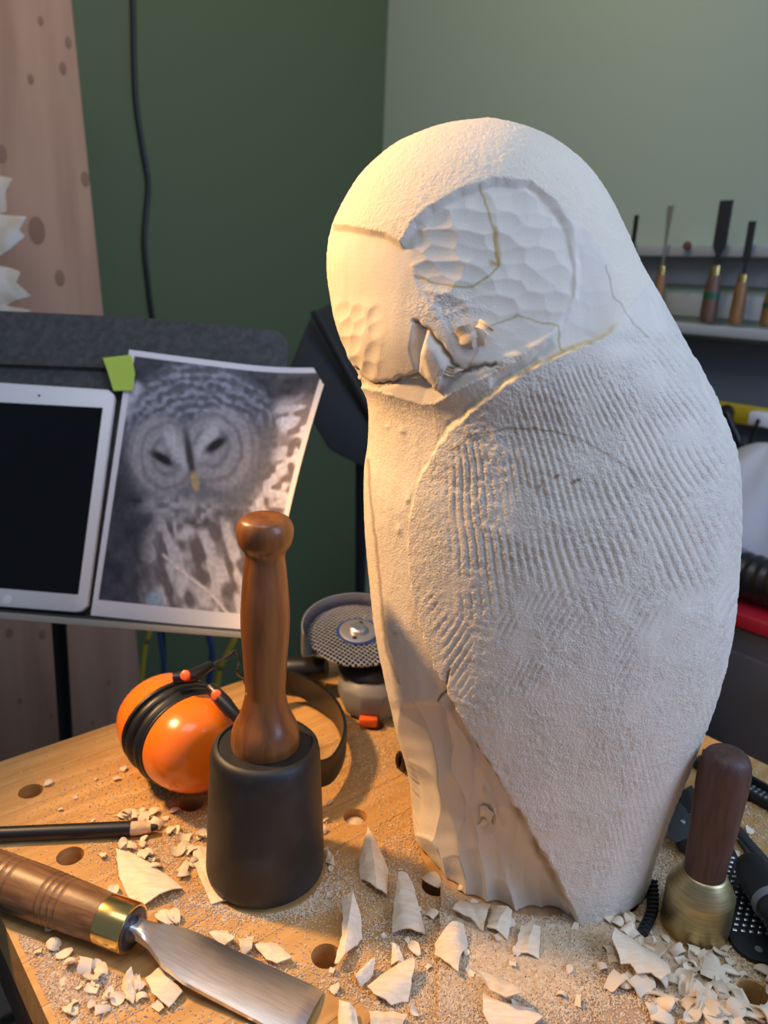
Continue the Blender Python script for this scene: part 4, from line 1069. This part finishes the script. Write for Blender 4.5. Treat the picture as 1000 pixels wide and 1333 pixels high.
obj('cuff', xf(lathe([(.033, -.05), (.037, -.048), (.038, -.032), (.034, -.0305)], 28), axis_mat((0, 0, .038), -E2)), MT['grey_plastic'], t, 30)
mb = gpl(985, 690, EE(CE + .225, 0), E1)
bmb = lathe(interp([(.05, 0), (.10, .01), (.115, .06), (.10, .12), (.07, .17), (.03, .20), (.0001, .205)], 5), 40)
bv = []
for p in bmb[0]:
    a = math.atan2(p[1], p[0]); k = 1 + .06 * math.sin(5 * a + p[2] * 20) + .04 * math.sin(9 * a - p[2] * 31)
    bv.append((p[0] * k, p[1] * k, p[2]))
tag(obj('dust_bag', (bv, bmb[1]), MT['cloth'], None, 60, loc=(mb[0], mb[1], ct)), 'pale cloth dust bag slumped on the cabinet behind the hose', 'bag')

# ------------------------------------------------------------------ wood chips
def chip_mesh(ln_, wd, shape, curl, cup_, seed, nx=14, ny=7, th=.0009, ridges=0., wob=.12):
    """a curled shaving; long axis x, lying on z=0"""
    r = random.Random(seed); V = []; Fs = []
    e0 = [r.uniform(-1, 1) for _ in range(ny + 1)]; e1 = [r.uniform(-1, 1) for _ in range(ny + 1)]
    rid = [r.uniform(-1, 1) for _ in range(ny + 1)]
    skew = r.uniform(-.15, .15)
    rows = []
    for i in range(nx + 1):
        s = i / nx
        if shape == 'leaf': w_ = math.sin(math.pi * min(1, .06 + s * .72)) ** .9 * (1 if s < .8 else 1 - .5 * (s - .8))
        elif shape == 'trap': w_ = .55 + .45 * s
        elif shape == 'fan': w_ = .30 + .70 * s ** .8
        elif shape == 'spin': w_ = math.sin(math.pi * (.08 + .84 * s)) ** .8
        else: w_ = .92 + .08 * math.sin(s * 7 + seed)
        row = []
        for j in range(ny + 1):
            q = j / ny * 2 - 1
            x = (s - .5) * ln_ + (e0[j] * (1 - s) ** 3 + e1[j] * s ** 3) * ln_ * wob * .5 * (0.3 if shape == 'leaf' and s < .5 else 1)
            y = q * wd / 2 * w_ + skew * x + (r.uniform(-1, 1) * wd * .02 if j in (0, ny) else 0)
            z = rid[j] * ridges
            a = curl * (x / ln_)                      # bend along the length
            if abs(curl) > 1e-3:
                R = ln_ / curl; xx = (R - z) * math.sin(a); zz = R - (R - z) * math.cos(a)
            else: xx, zz = x, z
            zz += cup_ * wd * (q * q) * .5 * w_
            row.append((xx, y, zz))
        rows.append(row)
    top_ = [p for row in rows for p in row]; m = ny + 1
    n = len(top_); V = top_ + [(p[0], p[1], p[2] - th) for p in top_]
    for i in range(nx):
        for j in range(ny):
            a = i * m + j; Fs.append((a, a + m, a + m + 1, a + 1)); Fs.append((n + a, n + a + 1, n + a + m + 1, n + a + m))
    bd_ = [i * m for i in range(nx + 1)] + [nx * m + j for j in range(1, m)] + [i * m + ny for i in range(nx - 1, -1, -1)] + [j for j in range(ny - 1, 0, -1)]
    for k in range(len(bd_)): a, b = bd_[k], bd_[(k + 1) % len(bd_)]; Fs.append((a, n + a, n + b, b))
    zm = min(p[2] for p in V); V = [(p[0], p[1], p[2] - zm) for p in V]
    return V, Fs
def chip(p0, p1, wpx, shape, curl, cup_, label, seed, ridges=.0, roll=0., pitch=0., lift=0., th=.0010, nx=14, ny=7, group=None, wob=.12):
    a, b = gz(*p0), gz(*p1); zs = surf(*((a + b) / 2)[:2]); a, b = gz(*p0, zs), gz(*p1, zs)
    c = (a + b) / 2; d = b - a; ln_ = np.linalg.norm(d); dep = (c - CP) @ DV
    vf = chip_mesh(ln_, wpx * dep / F, shape, curl, cup_, seed, nx, ny, th, ridges, wob)
    m = Matrix.Rotation(roll, 4, 'X') @ Matrix.Rotation(pitch, 4, 'Y'); v, f = xf(vf, m)
    zm = min(p[2] for p in v); v = [(p[0], p[1], p[2] - zm) for p in v]
    o = obj('wood_chip', (v, f), MT['basswood'], None, 40, loc=(c[0], c[1], zs + .0003 + lift), rot=(0, 0, math.atan2(d[1], d[0])))
    return tag(o, label, 'wood chip', group)
def poly_chip(pts, axis, arch, lift, label, seed, crease=0., base=0., th=.0009):
    """a thick curled chip whose outline is given on the ground; arch across the axis (pixel pair), lift raises the far end of the axis"""
    r = random.Random(seed)
    zs = surf(*np.mean([gz(*p) for p in pts], 0)[:2])
    g = [gz(*p, zs) for p in pts]; c = np.mean(g, 0)
    out = []
    for i in range(len(g)):
        a, b = g[i], g[(i + 1) % len(g)]; n = max(2, int(np.linalg.norm(b - a) / .0035))
        nrm = np.array([(b - a)[1], -(b - a)[0], 0]); nrm /= np.linalg.norm(nrm) + 1e-9
        for k in range(n): out.append(a + (b - a) * k / n + nrm * r.uniform(-.0004, .0004) * (k > 0))
    out = np.array(out) - c; n = len(out)
    ad = gz(*axis[1], zs) - gz(*axis[0], zs); ad /= np.linalg.norm(ad); an = np.array([-ad[1], ad[0], 0])
    T = np.abs(out @ an).max(); S = np.abs(out @ ad).max()
    rid = [r.uniform(-1, 1) for _ in range(9)]
    def zf(p):
        t = (p @ an) / T; q = (p @ ad) / S
        z = arch * (1 - t * t) + lift * (q * .5 + .5) ** 1.5 - crease * abs(t - .1 * q) 
        k = (t + 1) * 4; i = min(7, max(0, int(k))); return z + .0007 * (rid[i] * (1 - k + i) + rid[i + 1] * (k - i)) + .0004 * math.sin(q * 9 + t * 4 + seed)
    V = []; rings = [1., .82, .6, .38, .16]
    for f_ in rings:
        for p in out: V.append(np.append((p * f_)[:2], zf(p * f_)))
    V.append(np.array([0, 0, zf(np.zeros(3))])); m = len(V)
    V += [v_ - np.array([0, 0, th]) for v_ in V]
    Fs = []
    for o_ in (0, m):
        for k in range(len(rings) - 1):
            for i in range(n): j = (i + 1) % n; Fs.append((o_ + k * n + i, o_ + k * n + j, o_ + (k + 1) * n + j, o_ + (k + 1) * n + i))
        for i in range(n): Fs.append((o_ + 4 * n + i, o_ + 4 * n + (i + 1) % n, o_ + m - 1))
    for i in range(n): j = (i + 1) % n; Fs.append((i, j, m + j, m + i))
    zm = min(v_[2] for v_ in V); V = [(v_[0], v_[1], v_[2] - zm) for v_ in V]
    return tag(obj('wood_chip', (V, Fs), MT['basswood'], None, 22, loc=(c[0], c[1], zs + .0003 + base)), label, 'wood chip')
POLYS = [
    ([(151, 1110), (180, 1119), (212, 1140), (239, 1160), (216, 1171), (185, 1185), (169, 1173), (155, 1144)], ((151, 1110), (215, 1175)), .004, .004, 'broad leaf-shaped wood chip lying between pencil and gouge ferrule'),
    ([(250, 1106), (268, 1104), (275, 1125), (311, 1171), (275, 1180), (266, 1158), (252, 1126)], ((255, 1106), (290, 1175)), .002, .0, 'broad pale wood chip pinned under the edge of the black mallet'),
    ([(478, 1098), (493, 1119), (506, 1136), (503, 1172), (490, 1168), (469, 1146), (467, 1127)], ((490, 1170), (480, 1098)), .006, .008, 'pointed creased wood chip standing up between mallet and owl', .004),
    ([(518, 1157), (528, 1157), (539, 1173), (554, 1218), (541, 1224), (510, 1221), (510, 1204), (514, 1178)], ((530, 1222), (524, 1157)), .006, .006, 'trapezoid wood chip with a torn flap lying beside the base board', .002),
    ([(443, 1184), (459, 1181), (469, 1200), (472, 1223), (461, 1239), (440, 1264), (435, 1261), (445, 1229), (446, 1204)], ((440, 1262), (455, 1183)), .006, .006, 'bright white splintered chip lying across a dog hole', .004),
    ([(566, 1232), (586, 1216), (603, 1213), (609, 1234), (598, 1255), (596, 1274), (579, 1258), (566, 1245)], ((596, 1274), (590, 1215)), .006, .006, 'pale fan-shaped wood chip on the edge of the base board'),
    ([(478, 1290), (502, 1271), (538, 1260), (539, 1271), (531, 1306), (509, 1313), (486, 1304)], ((485, 1300), (538, 1264)), .006, .003, 'wide shell-shaped wood chip near the gouge blade tip'),
    ([(464, 1274), (477, 1260), (488, 1260), (485, 1274), (470, 1288), (463, 1284)], ((466, 1282), (486, 1264)), .007, .002, 'small curled wood chip rolled up beside the shell-shaped chip'),
    ([(510, 1238), (518, 1241), (528, 1258), (509, 1258)], ((520, 1258), (513, 1240)), .004, .003, 'small folded chip leaning on the shell-shaped chip'),
    ([(598, 1173), (638, 1184), (629, 1216), (611, 1204), (589, 1194)], ((590, 1190), (635, 1200)), .007, .003, 'cracked curved chip leaning against the foot of the owl'),
    ([(640, 1186), (666, 1196), (661, 1226), (645, 1218), (633, 1213)], ((640, 1215), (655, 1190)), .006, .003, 'second cracked curved chip at the foot of the owl'),
    ([(677, 1213), (702, 1216), (702, 1251), (670, 1242)], ((680, 1245), (690, 1214)), .003, .003, 'pink cracked rectangular chip lying in sawdust before the owl'),
    ([(798, 1224), (834, 1239), (865, 1253), (871, 1280), (858, 1289), (845, 1280), (827, 1280), (818, 1270), (806, 1269), (793, 1244)], ((865, 1270), (797, 1232)), .009, .006, 'large layered wood chip with split edge near the wing tip'),
    ([(628, 1300), (655, 1312), (690, 1318), (706, 1330), (690, 1345), (640, 1340), (628, 1322)], ((630, 1310), (700, 1335)), .004, .0, 'tan ragged chip lowest in the small stack on the base board'),
    ([(618, 1282), (653, 1287), (675, 1306), (677, 1316), (656, 1317), (637, 1306), (630, 1296)], ((620, 1285), (670, 1312)), .005, .003, 'pale ragged chip atop a small stack on the base board', 0., .0058),
    ([(331, 1236), (360, 1230), (380, 1256), (360, 1261), (347, 1256)], ((335, 1238), (372, 1258)), .003, .002, 'angular wood chip lying behind the gouge blade'),
    ([(272, 1222), (292, 1213), (306, 1232), (288, 1238)], ((275, 1224), (305, 1232)), .005, .002, 'rounded chip touching the back of the gouge blade'),
    ([(309, 1227), (331, 1225), (328, 1243), (315, 1247)], ((310, 1235), (330, 1235)), .004, .002, 'small squarish chip touching the back of the gouge blade'),
    ([(189, 1275), (220, 1259), (247, 1275), (225, 1288), (238, 1297), (220, 1317), (198, 1301)], ((195, 1300), (230, 1265)), .006, .003, 'broken layered chip lying in front of the gouge shank'),
    ([(160, 1282), (172, 1270), (180, 1290), (174, 1312), (158, 1300)], ((168, 1310), (170, 1272)), .004, .004, 'narrow split chip lying in front of the gouge ferrule'),
    ([(441, 1312), (462, 1320), (470, 1348), (440, 1350)], ((455, 1348), (450, 1314)), .003, .003, 'pale triangular chip at the front of the bench'),
    ([(480, 1318), (512, 1322), (530, 1330), (520, 1345), (482, 1340)], ((482, 1330), (528, 1334)), .004, .002, 'ragged chip in sawdust at the front of the bench'),
    ([(425, 1106), (434, 1118), (437, 1132), (424, 1124)], ((436, 1132), (426, 1107)), .002, .002, 'sharp little chip lying against the mallet base'),
    ([(600, 1142), (612, 1154), (606, 1166), (596, 1160)], ((600, 1164), (606, 1145)), .003, .004, 'tiny curl of wood at the foot of the carving'),
]
for k_, b in enumerate(POLYS):
    poly_chip(b[0], b[1], b[2], b[3], b[4], k_ + 1, b[5] if len(b) > 5 else 0., b[6] if len(b) > 6 else 0.)
BIG = [
    ((205, 1190), (222, 1206), 18, 'spin', -1.0, .3, 'small curled chip beneath the broad leaf-shaped chip', 22, .0003, .1, .0),
    ((224, 1186), (230, 1206), 16, 'spin', -1.0, .3, 'small oval chip beneath the broad leaf-shaped chip', 23, .0003, .1, .0),
    ((551, 1142), (573, 1158), 20, 'spin', -1.2, .3, 'rounded chip sitting in the dog hole beside the owl', 25, .0003, .1, .0),
    ((532, 1230), (546, 1246), 14, 'spin', -1.0, .3, 'small chip tucked beneath the trapezoid chip', 26, .0003, .1, .0),
    ((60, 1214), (82, 1200), 20, 'spin', -1.2, .3, 'rounded chip lying before the gouge handle', 27, .0003, .1, .0),
    ((145, 1172), (150, 1154), 14, 'spin', -1.2, .3, 'slender chip lying beside the gouge ferrule', 29, .0003, .1, .0),
    ((806, 1208), (826, 1222), 24, 'rect', -3.6, .0, 'tightly rolled ring-shaped curl beside the wing tip', 30, .0002, .0, .0),
]
for b in BIG:
    p0, p1_, wpx, shp, cu, cp_, lab, sd_, rg_, rl_, pt_ = b[:11]
    chip(p0, p1_, wpx, shp, cu, cp_, lab, sd_, rg_, rl_, pt_, b[11] if len(b) > 11 else 0.)
# stacked lower layers of the splintered chip and torn slivers on the face
# small chips in clusters: shared meshes, one object each
smalls = []
for k in range(14):
    sh_ = ('spin', 'rect', 'spin', 'trap')[k % 4]
    vf = chip_mesh(1., random.uniform(.55, .95), sh_, -random.uniform(.7, 2.6), random.uniform(-.2, .4), 100 + k, 7, 4, .07, .03)
    me = bpy.data.meshes.new('small_wood_chip'); me.from_pydata(*[vf[0], [], vf[1]]); me.update(); smooth(me, 40); me.materials.append(MT['basswood']); smalls.append((me, vf[0]))
def blocked(x, y):
    if math.hypot(x - mx, y - my) < .0435: return True
    if math.hypot(x - bx, y - by) < .0245: return True
    if ((x - .118) / .082) ** 2 + ((y - .515) / .085) ** 2 < 1: return True
    q = np.array([x - g0[0], y - g0[1]]); s_ = q @ gd[:2]; n_ = abs(q[0] * gd[1] - q[1] * gd[0])
    if -.06 < s_ < .26 and n_ < .019: return True
    q = np.array([x, y]) - p1[:2]; s_ = q @ pdv[:2]; n_ = abs(q[0] * pdv[1] - q[1] * pdv[0])
    if -.3 < s_ < .004 and n_ < .007: return True
    a, b = np.array([x, y, 0]) @ E1, np.array([x, y, 0]) @ E2
    if a < BX0 + .004 or a > BX1 - .004 or b > BY1 - .004: return True
    for h in holes:
        if math.hypot(a - h[0], b - h[1]) < .011 and not on_board(x, y): return True
    return False
def on_rasp(x, y):
    q = np.array([x, y, 0]) - np.array([r1[0], r1[1], 0]); s_ = -(q @ rd); n_ = abs(q @ rn)
    return (-.012 < s_ < .3 and n_ < .0175) or math.hypot(x - h0[0], y - h0[1]) < .02
def small(u, v, size, lab, grp, rnd):
    x, y = gz(u, v)[:2]
    if blocked(x, y) or on_rasp(x, y): return
    zs = surf(x, y); k = rnd.randrange(len(smalls)); me, vv = smalls[k]
    o = bpy.data.objects.new('wood_chip', me); COL.objects.link(o)
    rx, ry, rz = rnd.uniform(-.5, .5), rnd.uniform(-.4, .4), rnd.uniform(0, 6.28)
    if rnd.random() < .25: rx += math.pi
    o.rotation_euler = (rx, ry, rz); o.scale = (size,) * 3
    m = o.rotation_euler.to_matrix(); zm = min((m @ Vector(p)).z for p in vv) * size
    o.location = (x, y, zs - zm + .0003)
    tag(o, lab, 'wood chip', grp)
rnd_ = random.Random(5)
for n_, cx, cy, sx, sy, smin, smax, lab, grp in (
        (34, 215, 1098, 32, 16, .007, .013, 'small curled wood chip in the pile between pencil and mallet', 'chips piled between pencil and mallet'),
        (12, 175, 1068, 14, 8, .007, .013, 'small curled wood chip beside the pencil tip', 'chips beside the pencil tip'),
        (40, 120, 1275, 45, 35, .005, .012, 'small curled wood chip in front of the gouge handle', 'chips in front of the gouge'),
        (16, 60, 1215, 40, 12, .006, .012, 'small curled wood chip in front of the gouge handle', 'chips in front of the gouge'),
        (80, 905, 1255, 45, 28, .007, .015, 'small curled wood chip heaped in front of the brass mallet', 'chips heaped before the brass mallet'),
        (60, 930, 1310, 50, 18, .008, .016, 'small curled wood chip strewn around the dog hole before the brass mallet', 'chips around the front dog hole'),
        (12, 820, 1215, 30, 12, .007, .012, 'small curled wood chip beside the wing tip of the owl', 'chips beside the wing tip'),
        (14, 440, 1110, 30, 40, .003, .008, 'tiny wood fragment on the bench between mallet and owl', 'fragments between mallet and owl'),
        (12, 480, 1190, 60, 50, .003, .008, 'tiny wood fragment on the bench between mallet and owl', 'fragments between mallet and owl'),
        (10, 100, 1020, 60, 50, .003, .009, 'tiny wood fragment on the bench near the far edge', 'fragments near the far bench edge'),
        (16, 975, 1080, 30, 40, .005, .012, 'small wood chip lying among the rasps', 'chips among the rasps'),
        (26, 640, 1260, 70, 40, .004, .009, 'small wood fragment in the sawdust on the base board', 'fragments on the base board'),
        (20, 330, 1290, 80, 25, .004, .009, 'small wood fragment beside the gouge blade', 'fragments beside the gouge blade')):
    for _ in range(n_): small(rnd_.gauss(cx, sx), rnd_.gauss(cy, sy), rnd_.uniform(smin, smax), lab, grp, rnd_)
# slivers torn up on the carving, still attached to it
OWL = bpy.data.objects['owl_carving']
bpy.context.view_layer.update()
for k_, (u, v, ln_, wd, rz_, tl_, cu_) in enumerate(((608, 436, .012, .010, .5, .7, -1.6), (622, 441, .010, .007, 1.9, .9, -1.2), (631, 428, .011, .005, -.6, .6, -1.5),
        (636, 1058, .014, .010, 1.3, .35, -1.2), (630, 1070, .008, .006, 1.0, .3, -1.), (545, 488, .010, .004, .3, .5, -1.4), (585, 482, .010, .004, -.4, .5, -1.6), (596, 484, .008, .003, .5, .4, -1.6)  )):
    d_ = Vector(tuple(ray(u, v))).normalized(); ok, hit, nrm, _ = OWL.ray_cast(Vector(tuple(CP)), d_)
    if not ok: continue
    vf = chip_mesh(ln_, wd, 'rect', cu_, .2, 300 + k_, 8, 5, .0005, .0005)
    o = obj('torn_sliver', vf, MT['basswood'], OWL, 40)
    m = axis_mat(hit + nrm * .0004, nrm)
    o.matrix_local = m @ Matrix.Rotation(rz_, 4, 'Z') @ Matrix.Rotation(-tl_ * .6, 4, 'Y')
    o.location = o.location

# ------------------------------------------------------------------ sawdust: nobody could count it
def sawdust():
    r = np.random.default_rng(21); pts = []
    CL = [(4200, 690, 1235, 60, 26), (3800, 680, 1290, 75, 30), (2600, 880, 1235, 40, 35), (2600, 930, 1290, 50, 30), (1600, 340, 1175, 55, 12), (900, 400, 1150, 40, 20), (1700, 110, 1270, 45, 35), (900, 60, 1215, 45, 14),
          (1000, 215, 1105, 50, 22), (700, 260, 1245, 50, 20), (900, 520, 1210, 40, 55), (700, 520, 1120, 25, 40), (700, 480, 985, 30, 30), (500, 300, 1050, 90, 25), (900, 560, 1290, 60, 35), (1200, 850, 1150, 18, 35),
          (500, 970, 1060, 30, 40), (500, 150, 1040, 80, 40), (700, 400, 1290, 120, 30), (900, 790, 1215, 40, 12), (900, 620, 1200, 35, 12)]
    for n, cx, cy, sx, sy in CL: pts.append(np.c_[r.normal(cx, sx, n * 3), r.normal(cy, sy, n * 3)])
    pts = np.vstack(pts); V = []; Fs = []
    for u, v in pts:
        if not (-60 < u < 1070 and 930 < v < 1420): continue
        x, y = gz(u, v)[:2]
        if blocked(x, y): continue
        zs = surf(x, y); dep = 1.
        a = r.uniform(0, 6.28); ln_ = r.uniform(.0003, .0008) * (2.2 if r.random() < .07 else 1); wd = r.uniform(.0002, .0005); ca, sa_ = math.cos(a), math.sin(a)
        h = r.uniform(.0002, .0007); tl = r.uniform(-.0006, .0006)
        n = len(V)
        for (p, q, k) in ((-1, -1, 0), (1, -1, 1), (1, 1, 1), (-1, 1, 0)):
            V.append((x + p * ln_ * ca - q * wd * sa_, y + p * ln_ * sa_ + q * wd * ca, zs + .0002 + (h if k else 0) * (1 if q > 0 else .4)))
        V.append((x, y, zs + h * 1.3 + .0004))
        Fs += [(n, n + 1, n + 4), (n + 1, n + 2, n + 4), (n + 2, n + 3, n + 4), (n + 3, n, n + 4)]
    me = bpy.data.meshes.new('sawdust'); me.from_pydata(V, [], Fs); me.update(); me.materials.append(MT['dust'])
    o = bpy.data.objects.new('sawdust', me); COL.objects.link(o)
    tag(o, 'fine pale sawdust scattered over the bench and base board', 'sawdust', kind='stuff')
sawdust()
